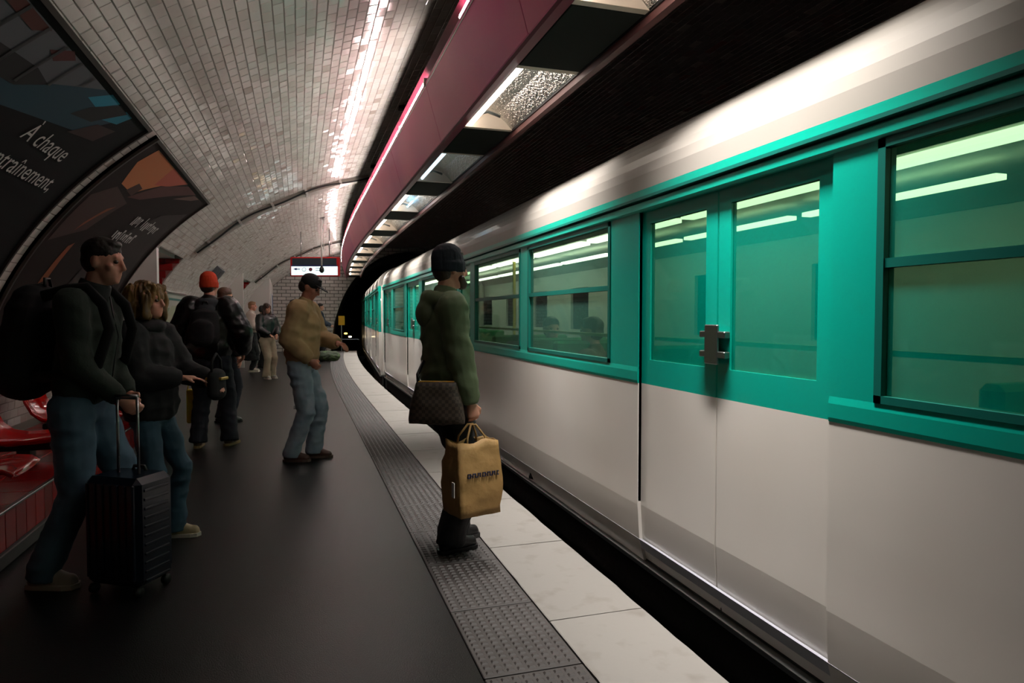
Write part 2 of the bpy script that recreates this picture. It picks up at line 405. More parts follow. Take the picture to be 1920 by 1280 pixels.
# passages in the left wall
M_pass = mat('passage_white_wall', 'c9c4bf', .4, bump=(8, .1, .01))
for n_, (a, b_, c) in enumerate(OPEN):
    X0, zt = float(vault(c)[0]), float(vault(c)[1]); D = -4.6
    ps = G()
    ps.box(D, X0-.02, a-.15, a-.012, 0, zt+.12); ps.box(D-.15, D, a-.15, b_+.15, 0, zt+.12); ps.box(D, X0-.13, a-.15, b_+.15, zt, zt+.14); ps.box(D, -2.35, a-.1, b_+.15, -.1, 0)
    ps.box(D, -2.9, b_+.012, b_+.15, 0, zt+.12)
    sx = .0026*max(0, b_-12)**2
    root = tag(ps.build('trim_%d' % (2+n_), M_pass), kind='structure'); root.location.x = sx
    # red tiled far jamb, tile by tile, following the vault's edge
    g = G(); z = 0; tiles = []
    r = 0
    jb = G()
    zz = 0
    while zz < zt-.03:
        z1 = min(zz+.115, zt); vmid = float(np.interp((zz+z1)/2, VZ[:2000], VX[:2000])) if zz > .2 else -2.5
        x0 = -2.9; x1 = vmid-.03; xx = x0 + (-.1 if r % 2 else 0)
        while xx < x1-.02:
            xa, xb = max(xx, x0), min(xx+.2, x1)
            if xb-xa > .03: tiles.append((xa+.003, xb-.003, zz+.003, z1-.003))
            xx += .2
        zz = z1; r += 1
    core = G(); 
    pr = [(-2.9, 0), (-2.5, 0)] + [(float(np.interp(q, VZ[:2000], VX[:2000]))-.03, q) for q in np.linspace(.25, zt, 9)] + [(-2.9, zt)]
    kk = len(pr); core.add([(p[0], b_-.005, p[1]) for p in pr]+[(p[0], b_+.14, p[1]) for p in pr], [tuple(range(kk)), tuple(reversed(range(kk, 2*kk)))]+[(i, i+kk, (i+1) % kk+kk, (i+1) % kk) for i in range(kk)])
    cj = core.build('red_jamb', mat('pale_red_grout', '8a4a45', .8), root)
    for q in tiles: G().box(q[0], q[1], b_-.016, b_-.004, q[2], q[3], bev=.003).build('red_tile', M_red, cj)
# wall thickening near the end of the platform, with its blue notice
wt = G(); wt.box(-2.6, -1.45, 24.4, 27.2, 0, 2.9); o = wt.build('wall_pier', M_pass); tag(o, kind='structure'); o.location.x = .5
nb = empty('notice_board', (.5-1.44, 25.6, 1.75), label='small blue and white notice on the side of the far white wall pier', cat='notice')
G().box(0, .03, -.45, .45, -.4, .4, bev=.005).build('board', flat('e0e0e0'), nb)
G().box(.03, .033, -.38, -.05, -.33, .33).build('print', flat('2f4a78'), nb); G().box(.03, .033, .03, .38, -.33, .33).build('print', flat('38506e'), nb)

# ---------------------------------------------------------------- poster frames on the vault
def vpatch(poly, off, th=.0015, sub=4):
    """thin curved print: poly of (s, v), star-shaped about its centre, follows the vault"""
    pts = []
    for i in range(len(poly)):
        a, b_ = poly[i], poly[(i+1) % len(poly)]
        for k in range(sub): pts.append((a[0]+(b_[0]-a[0])*k/sub, a[1]+(b_[1]-a[1])*k/sub))
    c = (sum(p[0] for p in pts)/len(pts), sum(p[1] for p in pts)/len(pts)); n = len(pts); V = []
    for f in (1, .75, .5, .25): V += [VP(c[0]+(p[0]-c[0])*f, c[1]+(p[1]-c[1])*f, off+th) for p in pts]
    V.append(VP(c[0], c[1], off+th)); F = []
    for r in range(3): F += [(r*n+i, r*n+(i+1) % n, (r+1)*n+(i+1) % n, (r+1)*n+i) for i in range(n)]
    F += [(3*n+i, 3*n+(i+1) % n, 4*n) for i in range(n)]
    return V, F
def vgrid(s0, s1, v0, v1, off, th):
    ss = np.linspace(s0, s1, 8); vs = np.linspace(v0, v1, max(2, int((v1-v0)/.1))); k = len(vs)
    V = [VP(s, v, off+th) for s in ss for v in vs]+[VP(s, v, off) for s in ss for v in vs]; B = len(ss)*k; F = []
    for i in range(7):
        for j in range(k-1): F += [(i*k+j, (i+1)*k+j, (i+1)*k+j+1, i*k+j+1), (B+i*k+j, B+i*k+j+1, B+(i+1)*k+j+1, B+(i+1)*k+j)]
        F += [(i*k, B+i*k, B+(i+1)*k, (i+1)*k), (i*k+k-1, (i+1)*k+k-1, B+(i+1)*k+k-1, B+i*k+k-1)]
    for j in range(k-1): F += [(j, j+1, B+j+1, B+j), (7*k+j, B+7*k+j, B+7*k+j+1, 7*k+j+1)]
    return V, F
def poster(i, label, prints, base):
    s0, s1, v0, v1 = POST[i]
    root = empty('billboard', (0, 0, 0), label=label, cat='billboard')
    G().add(*vgrid(s0, s1, v0, v1, .0, .025)).build('panel', base, root)
    g = G(); w_ = .03
    for q in ((s0, s1, v0, v0+w_), (s0, s1, v1-w_, v1), (s0, s0+w_, v0+w_, v1-w_), (s1-w_, s1, v0+w_, v1-w_)): g.add(*vgrid(*q, 0, .045))
    g.build('frame', M_frame, root)
    for k, (col, poly) in enumerate(prints): G().add(*vpatch(poly, .025+.0004*k)).build('print', flat(col, .7), root)
    return root
def vtext(txt, s, v, size, col, root, off=.034, sx=1.0):
    cu = bpy.data.curves.new('t', 'FONT'); cu.body = txt; cu.size = size; cu.resolution_u = 3
    o = bpy.data.objects.new('t', cu); C.objects.link(o); bpy.context.view_layer.update()
    me = bpy.data.meshes.new_from_object(o.evaluated_get(bpy.context.evaluated_depsgraph_get())); bpy.data.objects.remove(o)
    # y text -> arc length, x text -> along the track
    for q in me.vertices: q.co = Vector(VP(s+q.co.x*sx, v+q.co.y, off))
    me.update(); me.name = 'lettering'; me.materials.clear()
    return link('lettering', me, flat(col, .4), root)
p1 = poster(0, 'black billboard with swimming pool lanes and white French lettering, nearest on the curved wall', [
    ('55585c', [(2.2, 2.7), (3.9, 2.62), (4.35, 2.74), (4.9, 3.04), (2.2, 3.04)]),
    ('0d3a48', [(2.5, 2.6), (4.15, 2.55), (5.2, 2.72), (5.55, 3.04), (4.9, 3.04), (4.3, 2.72), (3.3, 2.68)]),
    ('0f7f98', [(4.85, 2.93), (5.05, 2.92), (5.22, 3.05), (5.02, 3.055)]),
    ('0f7288', [(5.0, 2.83), (5.5, 2.94), (5.56, 3.05), (5.40, 3.05), (5.2, 2.93)]),
    ('060607', [(4.9, 2.78), (5.2, 2.83), (5.45, 3.04), (5.25, 3.05), (5.0, 2.9)]),
    ('0a0a0c', [(3.3, 2.62), (4.2, 2.70), (4.42, 2.82), (4.2, 2.85), (3.6, 2.80)]),
    ('4a1512', [(4.1, 2.96), (4.22, 2.93), (4.35, 3.02), (4.25, 3.05)]),
    ('4a1c10', [(3.0, 2.98), (3.85, 2.96), (3.95, 3.03), (3.0, 3.04)]),
    ('2b0f0c', [(5.1, 2.68), (5.5, 2.74), (5.6, 2.9), (5.3, 2.85)])], M_posterk)
for a in (2.9, 3.15, 3.4, 3.65, 3.9, 4.15, 4.4, 4.65):      # lane lines over the grey panel
    G().add(*vpatch([(a, 2.72+max(0, a-4.2)*.5), (a+.03, 2.72+max(0, a-4.2)*.5), (a+.03, 3.04), (a, 3.04)], .031)).build('print', flat('1c1e20'), p1)
vtext('À chaque', 4.72, 2.485, .19, 'c9c5c0', p1, sx=.98)
vtext('entraînement,', 4.62, 2.26, .19, 'c9c5c0', p1, sx=.98)
vtext('cœur', 4.70, 2.0, .19, 'c4661c', p1, sx=.98)
p2 = poster(1, 'dark billboard with an orange sunset sky over a townscape, further along the curved wall', [
    ('b06a3c', [(6.72, 2.62), (7.15, 2.60), (7.35, 2.72), (7.6, 2.85), (8.15, 3.05), (6.55, 3.05), (6.5, 2.85)]),
    ('a8503c', [(7.4, 2.80), (7.75, 2.88), (8.15, 3.05), (7.3, 3.05)]),
    ('3c1d12', [(6.95, 2.60), (7.2, 2.58), (7.25, 2.70), (7.05, 2.72)]),
    ('4a1f1a', [(7.15, 2.55), (7.5, 2.6), (8.2, 2.85), (8.8, 3.04), (8.25, 3.04), (7.6, 2.84)]),
    ('5a4038', [(8.3, 2.82), (8.9, 2.95), (9.1, 3.03), (8.8, 3.02)]),
    ('33150e', [(6.4, 1.9), (7.0, 2.1), (7.3, 2.5), (6.7, 2.58), (6.4, 2.4)]),
    ('7a3b12', [(6.75, 2.05), (6.95, 2.25), (7.15, 2.42), (7.0, 2.36), (6.8, 2.15)]),
    ('7a3b12', [(6.8, 1.5), (6.95, 1.55), (7.0, 1.95), (6.9, 1.9)]),
    ('1f0f0c', [(7.4, 1.3), (9.4, 1.4), (9.4, 2.8), (8.6, 2.6), (7.9, 2.1)])], mat('poster_brown', '1c0f0c', .7, spec=.2))
def scrawl(s0, s1, v0, v1, n, col, root):      # lettering too blurred to read: uneven strokes
    g = G(); rr = random.Random(int(s0*100))
    for i in range(n):
        a = s0+(s1-s0)*i/n; wd = (s1-s0)/n*rr.uniform(.35, .6); lo = v0+(v1-v0)*rr.choice([0, 0, .08, -.2]); hi = v0+(v1-v0)*rr.choice([.65, .7, 1.0, .7])
        g.add(*vpatch([(a, lo), (a+wd, lo), (a+wd, hi), (a, hi)], .033, sub=1))
        if rr.random() < .6: g.add(*vpatch([(a, hi-.03), (a+wd*2, hi-.03), (a+wd*2, hi), (a, hi)], .033, sub=1))
    g.build('lettering', flat(col, .4), root)
scrawl(7.92, 8.2, 2.36, 2.5, 5, 'b5b1ad', p2); scrawl(8.3, 9.0, 2.36, 2.5, 9, 'b5b1ad', p2)
scrawl(7.75, 8.5, 2.13, 2.26, 10, 'b5b1ad', p2)
# information boards and little sign between the passages
def wallboard(name, s0, s1, v0, v1, col, label, cat, prints=()):
    r = empty(name, (0, 0, 0), label=label, cat=cat)
    G().add(*vgrid(s0, s1, v0, v1, .0, .03)).build('panel', flat(col, .35), r)
    g = G(); w_ = .035
    for q in ((s0-w_, s1+w_, v0-w_, v0), (s0-w_, s1+w_, v1, v1+w_), (s0-w_, s0, v0, v1), (s1, s1+w_, v0, v1)): g.add(*vgrid(*q, 0, .04))
    g.build('frame', M_alu, r)
    for k, (c, q) in enumerate(prints): G().add(*vpatch([(q[0], q[2]), (q[1], q[2]), (q[1], q[3]), (q[0], q[3])], .031+.0004*k)).build('print', flat(c), r)
wallboard('network_map', 12.5, 14.3, .55, 1.62, 'c9cbc0', 'pale network map panel on the tiled wall beyond the first passage', 'map',
          [('8fa58a', (12.6, 13.4, .7, 1.35)), ('b7bba0', (13.45, 14.2, .62, 1.4)), ('7386a0', (12.65, 12.9, 1.1, 1.4)), ('4f8a84', (12.6, 14.2, 1.5, 1.54))])
wallboard('timetable_panel', 14.6, 15.6, .6, 1.6, 'd0d0cc', 'white timetable panel to the right of the network map', 'notice',
          [('9fb0b5', (14.7, 15.1, .8, 1.5)), ('a9a99f', (15.2, 15.5, .8, 1.5))])
r = empty('wall_box', (0, 0, 0), label='small grey box with a dark side high on the tiled vault, above the red beanie', cat='box')
G().add(*vgrid(15.2, 15.8, 2.12, 2.42, .0, .12)).build('housing', mat('grey_box', '55585c', .5), r)
G().add(*vgrid(15.25, 15.75, 2.16, 2.38, .12, .01)).build('front_plate', flat('3c4046'), r)

# ---------------------------------------------------------------- cable trunking over the vault
def trunk(s, label, wd):
    r = empty('cable_trunking', (0, 0, 0), label=label, cat='cable duct')
    vs = np.linspace(2.45, 5.6, 26); V = []
    for v in vs:
        for (o_, a) in ((.0, -wd/2), (.07, -wd/2), (.07, wd/2), (.0, wd/2)): V.append(VP(s+a, float(v), o_))
    F = [(i*4+j, i*4+(j+1) % 4, (i+1)*4+(j+1) % 4, (i+1)*4+j) for i in range(25) for j in range(4)]+[(3, 2, 1, 0), (100, 101, 102, 103)]
    G().add(V, F).build('duct', mat('duct_grey', '8a857c', .5), r)
    g = G(); g.tube([VP(s-wd/2-.03-.02*math.sin(v*3), float(v), .05+.02*math.sin(v*5)) for v in vs], .014, 8); g.build('cable', M_gasket, r, True)
    g = G()
    for v in (2.7, 3.3, 3.9, 4.5, 5.1): g = G(); g.box(-wd/2-.05, wd/2+.02, -.02, .02, 0, .08, mt=Matrix.Translation(VP(s, v)) @ Matrix(((0, vault(v)[4], vault(v)[2]), (1, 0, 0), (0, vault(v)[5], vault(v)[3]))).to_4x4()); g.build('clip', M_alu, r)
trunk(12.3, 'grey cable duct with a black cable arching over the vault, the nearer one', .26)
trunk(22.6, 'grey cable duct arching over the vault further off, behind the hanging direction sign', .3)

# ---------------------------------------------------------------- the pink light beam
beam = empty('light_gantry', (0, 0, 0), label='long pink metal gantry of strip lights hanging above the platform edge', cat='light gantry')
S0B, S1B = -.9, 26.6
def bstrip(name, prof, m, s0=S0B, s1=S1B, n=34): return strip(name, prof, m, s0, s1, n, beam)
# side panels, one per 2.25 m
LP = 2.25
starts = [1.66+LP*i for i in range(11)]
edges = [S0B]+[a-.55 for a in starts]+[S1B]
for a, b_ in zip(edges, edges[1:]):
    bstrip('side_panel', [(1.000, 3.262), (1.13, 2.80), (1.155, 2.795), (1.16, 2.84), (1.012, 3.262)], M_pink, a+.004, b_-.004, 4)
bstrip('bottom_lip', [(1.135, 2.80), (1.155, 2.79), (1.245, 2.835), (1.245, 2.86), (1.15, 2.83)], M_pinkd)
bstrip('right_lip', [(1.655, 2.86), (1.655, 2.80), (1.70, 2.80), (1.72, 2.90), (1.70, 2.90)], mat('brownish_pink_metal', '6e4644', .45))
bstrip('right_cover', [(1.70, 2.90), (1.72, 2.90), (1.45, 3.25), (1.03, 3.26), (1.03, 3.24), (1.44, 3.23)], M_blackm)
bstrip('top_hood', [(1.036, 3.24), (1.05, 3.24), (1.05, 3.34), (1.006, 3.385), (1.000, 3.378), (1.036, 3.335)], M_pinkd)
bstrip('tube_ledge', [(1.005, 3.235), (1.036, 3.235), (1.036, 3.252), (1.005, 3.252)], M_alu)
bstrip('inner_rail', [(1.245, 2.86), (1.255, 2.86), (1.255, 3.0), (1.245, 3.0)], M_blackm)
bstrip('outer_rail', [(1.645, 2.84), (1.655, 2.84), (1.655, 3.0), (1.645, 3.0)], M_blackm)
# upper tubes
def tubeobj(name, s0, s1, X, z, r, m, parent):
    return G().tube([P(s0, X, z), P(s0+.02, X, z), P(s1-.02, X, z), P(s1, X, z)], [r*.8, r, r, r*.8], 10).build(name, m, parent, True)
for s in [2.97]+[5.66+1.48*i for i in range(14)]:
    t = tubeobj('upper_tube', s, s+1.4, 1.010, 3.280, .013, M_up, beam)
    G().box(-.02, .02, -.02, .02, -.03, .03, mt=Matrix.Translation(P(s-.03, 1.012, 3.272))).build('tube_holder', M_alu, t)
# underside lamps and blanking plates
for i, a in enumerate(starts):
    b_ = a+1.42
    pl_end = (starts[i+1] if i+1 < len(starts) else S1B)
    mid = (a+b_)/2
    bx = empty('strip_light', P(mid, 1.45, 2.84))
    bx.parent = beam; 
    off = Vector(P(mid, 1.45, 2.84))
    def loc(g_, name, m, smooth=False, par=bx):
        g_.v = [tuple(Vector(v)-off) for v in g_.v]; return g_.build(name, m, par, smooth)
    # reflector trough
    prof = [(1.262, 2.855), (1.27, 2.95), (1.40, 2.985), (1.52, 2.96), (1.60, 2.89), (1.64, 2.852)]
    g = G(); V = []; n = 14
    for q in range(n+1): V += [P(a+.05+(b_-a-.1)*q/n, x, z) for x, z in prof]
    F = [(q*6+j, (q+1)*6+j, (q+1)*6+j+1, q*6+j+1) for q in range(n) for j in range(5)]
    loc(g.add(V, F), 'reflector', M_refl)
    for e in (a, b_-.05):
        pr = [(1.255, 2.845)]+prof[1:-1]+[(1.645, 2.845)]
        g = G(); kk = len(pr); g.add([P(e, x, z) for x, z in pr]+[P(e+.05, x, z) for x, z in pr], [tuple(range(kk)), tuple(reversed(range(kk, 2*kk)))]+[(q, q+kk, (q+1) % kk+kk, (q+1) % kk) for q in range(kk)])
        loc(g, 'end_plate', mat('lamp_end_plate', 'c9b9a8', .5))
    ld = bpy.data.lights.new('reflector_beam', 'AREA'); ld.shape = 'RECTANGLE'; ld.size = .16; ld.size_y = 1.2; ld.energy = TROUGH_W*(0 if i == 2 else 1); ld.color = (1, .95, .9); ld.spread = math.radians(74)
    lo = bpy.data.objects.new('reflector_beam', ld); C.objects.link(lo); lo.parent = bx; lo.location = (.08, 0, .06); lo.rotation_euler = (0, math.radians(-3), 0)
    tm = M_off if i == 2 else M_down
    g = G(); g.tube([P(a+.08, 1.30, 2.868), P(b_-.08, 1.30, 2.868)], .017, 10); tb = loc(g, 'tube', tm, True)
    if i == 3:
        g = G(); g.tube([P(a+.9, 1.48, 2.91), P(b_-.08, 1.48, 2.91)], .014, 8); loc(g, 'tube', M_blue_l, True)
    g = G(); g.tube([P(b_-.2, 1.30, 2.90), P(b_-.2, 1.40, 2.93), P(b_-.2, 1.50, 2.90)], .012, 8); loc(g, 'lamp_bracket', M_steel, True)
    g = G(); g.box(1.257, 1.643, b_+.004, pl_end-.004, 2.842, 2.856, bev=.003); dxs = .0026*max(0, (b_+pl_end)/2-12)**2; g.v = [(x+dxs, y, z) for x, y, z in g.v]; g.build('blanking_plate', M_greenm, beam)
g = G(); g.box(1.257, 1.643, S0B, starts[0]-.004, 2.842, 2.856, bev=.003); g.build('blanking_plate', M_greenm, beam)
# hangers from the vault
for s in (1.2, 4.4, 8.1, 11.4, 15.5, 19.6, 24.0):
    X = 1.25; zc = float(np.interp(1.25, VX, VZ)); g = G(); x0 = P(s, X, 0)[0]
    g.box(x0-.03, x0+.03, s-.03, s+.03, 3.24, zc); g.box(x0-.12, x0+.12, s-.05, s+.05, zc-.06, zc-.005); g.box(x0+.16, x0+.20, s-.02, s+.02, 3.2, zc+.05); g.box(x0-.03, x0+.2, s-.02, s+.02, 3.40, 3.43)
    g.build('hanger', M_blackm, beam)

# ---------------------------------------------------------------- hanging direction sign and its pole
sg = empty('direction_sign', (.385, 17.6, 2.33), -.30, label='red framed hanging direction sign with a lit white lower half', cat='sign')
G().box(-.60, .60, -.06, .06, 0, .475, bev=.01).build('casing', mat('sign_red', 'c81418', .35), sg)
G().box(-.55, .54, -.066, -.058, .27, .445).build('upper_panel', flat('2c3a44', .3), sg)
G().box(-.57, .56, -.068, -.058, .245, .275).build('blue_band', flat('12206e', .3), sg)
G().box(-.575, .565, -.067, -.058, .03, .245).build('lit_panel', emis('sign_glow', (.86, .93, .92), SIGN_GLOW), sg)
g = G(); y = -.0695
g.add([(-.53, y, .18), (-.44, y, .212), (-.44, y, .19), (-.36, y, .19), (-.36, y, .17), (-.44, y, .17), (-.44, y, .148)], [(0, 6, 1), (2, 5, 4, 3), (1, 6, 5, 2)]); g.build('arrow', flat('1a2a8c'), sg)
def disc(x, z, r, col, nm, ring=0, y=-.0695):
    n = 20; V = [(x+r*math.cos(2*pi*i/n), y, z+r*math.sin(2*pi*i/n)) for i in range(n)]
    if ring:
        V += [(x+(r-ring)*math.cos(2*pi*i/n), y, z+(r-ring)*math.sin(2*pi*i/n)) for i in range(n)]; F = [(i, n+i, n+(i+1) % n, (i+1) % n) for i in range(n)]
    else: F = [tuple(reversed(range(n)))]
    G().add(V, F).build(nm, flat(col), sg)
disc(-.26, .17, .05, '8fa0d0', 'ring', .01); disc(-.10, .17, .045, '8c3f58', 'line_disc')
for z in (.2, .145):
    g = G()
    for k in range(6): g.box(.03+k*.025, .045+k*.025, -.0697, -.0685, z-.008, z+.012)
    g.build('lettering', flat('5a6aa8'), sg)['kind'] = 'stuff'
g = G()
for x in (-.35, .35): g.tube([(x, 0, .47), (x, 0, 1.16)], .012, 8)
g.build('suspension_rod', M_steel, sg, True)
pole = empty('ceiling_pole', (.50, 16.4, 3.61), label='thin white pole with a black speaker hanging in front of the direction sign', cat='speaker')
g = G(); g.tube([(0, 0, .1), (0, 0, -1.12)], .018, 10); g.tube([(.05, 0, .1), (.05, 0, -.72)], .01, 8); g.build('pole', mat('pole_white', 'cfcac4', .3), pole, True)
G().tube([(0, 0, -1.06), (0, 0, -1.1), (0, 0, -1.16), (0, 0, -1.22), (0, 0, -1.26)], [.012, .02, .052, .055, .02], 14).build('speaker_body', M_blackm, pole, True)
G().box(-.08, .08, -.08, .08, -.01, .03, bev=.005).build('ceiling_plate', M_steel, pole)
wrd = empty('tunnel_sign', P(27.0, .95, 1.0), label='small yellow warning box beside the tunnel mouth at the platform end', cat='sign')
G().box(-.12, .12, -.04, .04, 0, .36, bev=.01).build('panel', mat('warning_yellow', 'd8a812', .4), wrd); G().box(-.015, .015, .04, .07, -1.0, .36).build('post', M_steel, wrd)
for k, (X, z, c, st) in enumerate(((1.05, .62, (1, .75, .3), 8), (1.2, .45, (1, .9, .7), 12))):
    tl = empty('tunnel_lamp', P(29.5+k, X, z), label=('amber lamp glowing low in the dark tunnel mouth', 'white lamp glowing low in the dark tunnel, below the amber one')[k], cat='lamp')
    G().ell((0, 0, 0), (.07, .05, .035)).build('lens', emis('tunnel_lamp_%s' % ('amber', 'white')[k], c, st), tl, True); G().box(-.08, .08, .03, .09, -.05, .05, bev=.01).build('housing', M_blackm, tl)

# ---------------------------------------------------------------- bench and seats
bn = empty('bench_plinth', (-1.55, 0, 0), label='long low red tiled bench plinth with a silver edge along the left wall', cat='bench')
B0, B1 = -.6, 9.7
G().box(-.93, -.012, B0, B1, .0, .285).build('core', mat('plinth_core', '3a0a0a', .6), bn)
G().box(-.012, .02, B0, B1, 0, .078, bev=.006).build('kick_curb', mat('curb_grey', '4a4847', .7), bn)
y = B0
tm_ = None
while y < B1-.05:
    o = G().box(-.012, .0, y+.002, y+.148, .08, .288, bev=.003).build('front_tile', M_red, bn) if tm_ is None else link('front_tile', tm_, None, bn)
    if tm_ is None: tm_ = o.data; y0_ = y
    else: o.location.y = y-y0_
    y += .15
y = B0; tm2 = None
while y < B1-.1:
    for xk in range(3):
        if tm2 is None: o = G().box(-.31, -.014, y+.002, y+.298, .283, .297, bev=.003).build('top_tile', M_red, bn); tm2 = o.data
        else: o = link('top_tile', tm2, None, bn); o.location = (-.304*xk, y-B0, 0)
    y += .3
G().box(-.02, .008, B0, B1, .286, .301, bev=.003).build('edge_trim', M_steel, bn)
def seat(y, label):
    r = empty('platform_seat', (-1.55, y, 0), label=label, cat='seat', group='red shell seats on the left bench')
    prof = [(-.72, .93), (-.735, .86), (-.72, .74), (-.69, .62), (-.64, .52), (-.56, .455), (-.45, .43), (-.30, .435), (-.16, .45), (-.08, .445), (-.045, .42)]
    n = 10; V = []; W = .235; k = len(prof)
    for lay in (0, 1):
        for i, (x, z) in enumerate(prof):
            t = (Vector(prof[min(i+1, k-1)])-Vector(prof[max(i-1, 0)])).normalized(); nn = Vector((-t.y, t.x))    # inward/up
            if nn.y < 0 and i > 4: nn = -nn
            for j in range(n+1):
                u = -1+2*j/n; wd = W*(1-.18*max(0, 1-i/2.5)**2)*(1-.1*max(0, (i-8)/2)); lift = .045*abs(u)**3
                q = Vector((x, z)) + nn*(lift - .022*lay); V.append((q.x, u*wd, q.y))
    m_ = n+1; B = k*m_; F = []
    for i in range(k-1):
        for j in range(n): F += [(i*m_+j, i*m_+j+1, (i+1)*m_+j+1, (i+1)*m_+j), (B+i*m_+j, B+(i+1)*m_+j, B+(i+1)*m_+j+1, B+i*m_+j+1)]
        F += [(i*m_, (i+1)*m_, B+(i+1)*m_, B+i*m_), (i*m_+n, B+i*m_+n, B+(i+1)*m_+n, (i+1)*m_+n)]
    for j in range(n): F += [(j, B+j, B+j+1, j+1), ((k-1)*m_+j, (k-1)*m_+j+1, B+(k-1)*m_+j+1, B+(k-1)*m_+j)]
    G().add(V, F).build('shell', M_seat, r, True)
    g = G(); g.box(-.6, -.2, -.05, .05, .37, .42, bev=.01); g.box(-.44, -.34, -.05, .05, .297, .38, bev=.01); g.build('bracket', M_blackm, r)
    return r
for i, y in enumerate((3.8, 4.75, 5.85, 6.9, 7.95, 9.0)):
    seat(y, ('red shell seat cut by the left edge of the picture', 'red shell seat nearest in view, low at the left edge', 'red shell seat with its curved side seen behind the fleece man',
             'red shell seat seen between the fleece man and the blonde woman', 'red shell seat behind the blonde woman', 'furthest red shell seat, by the person with the yellow bag')[i])

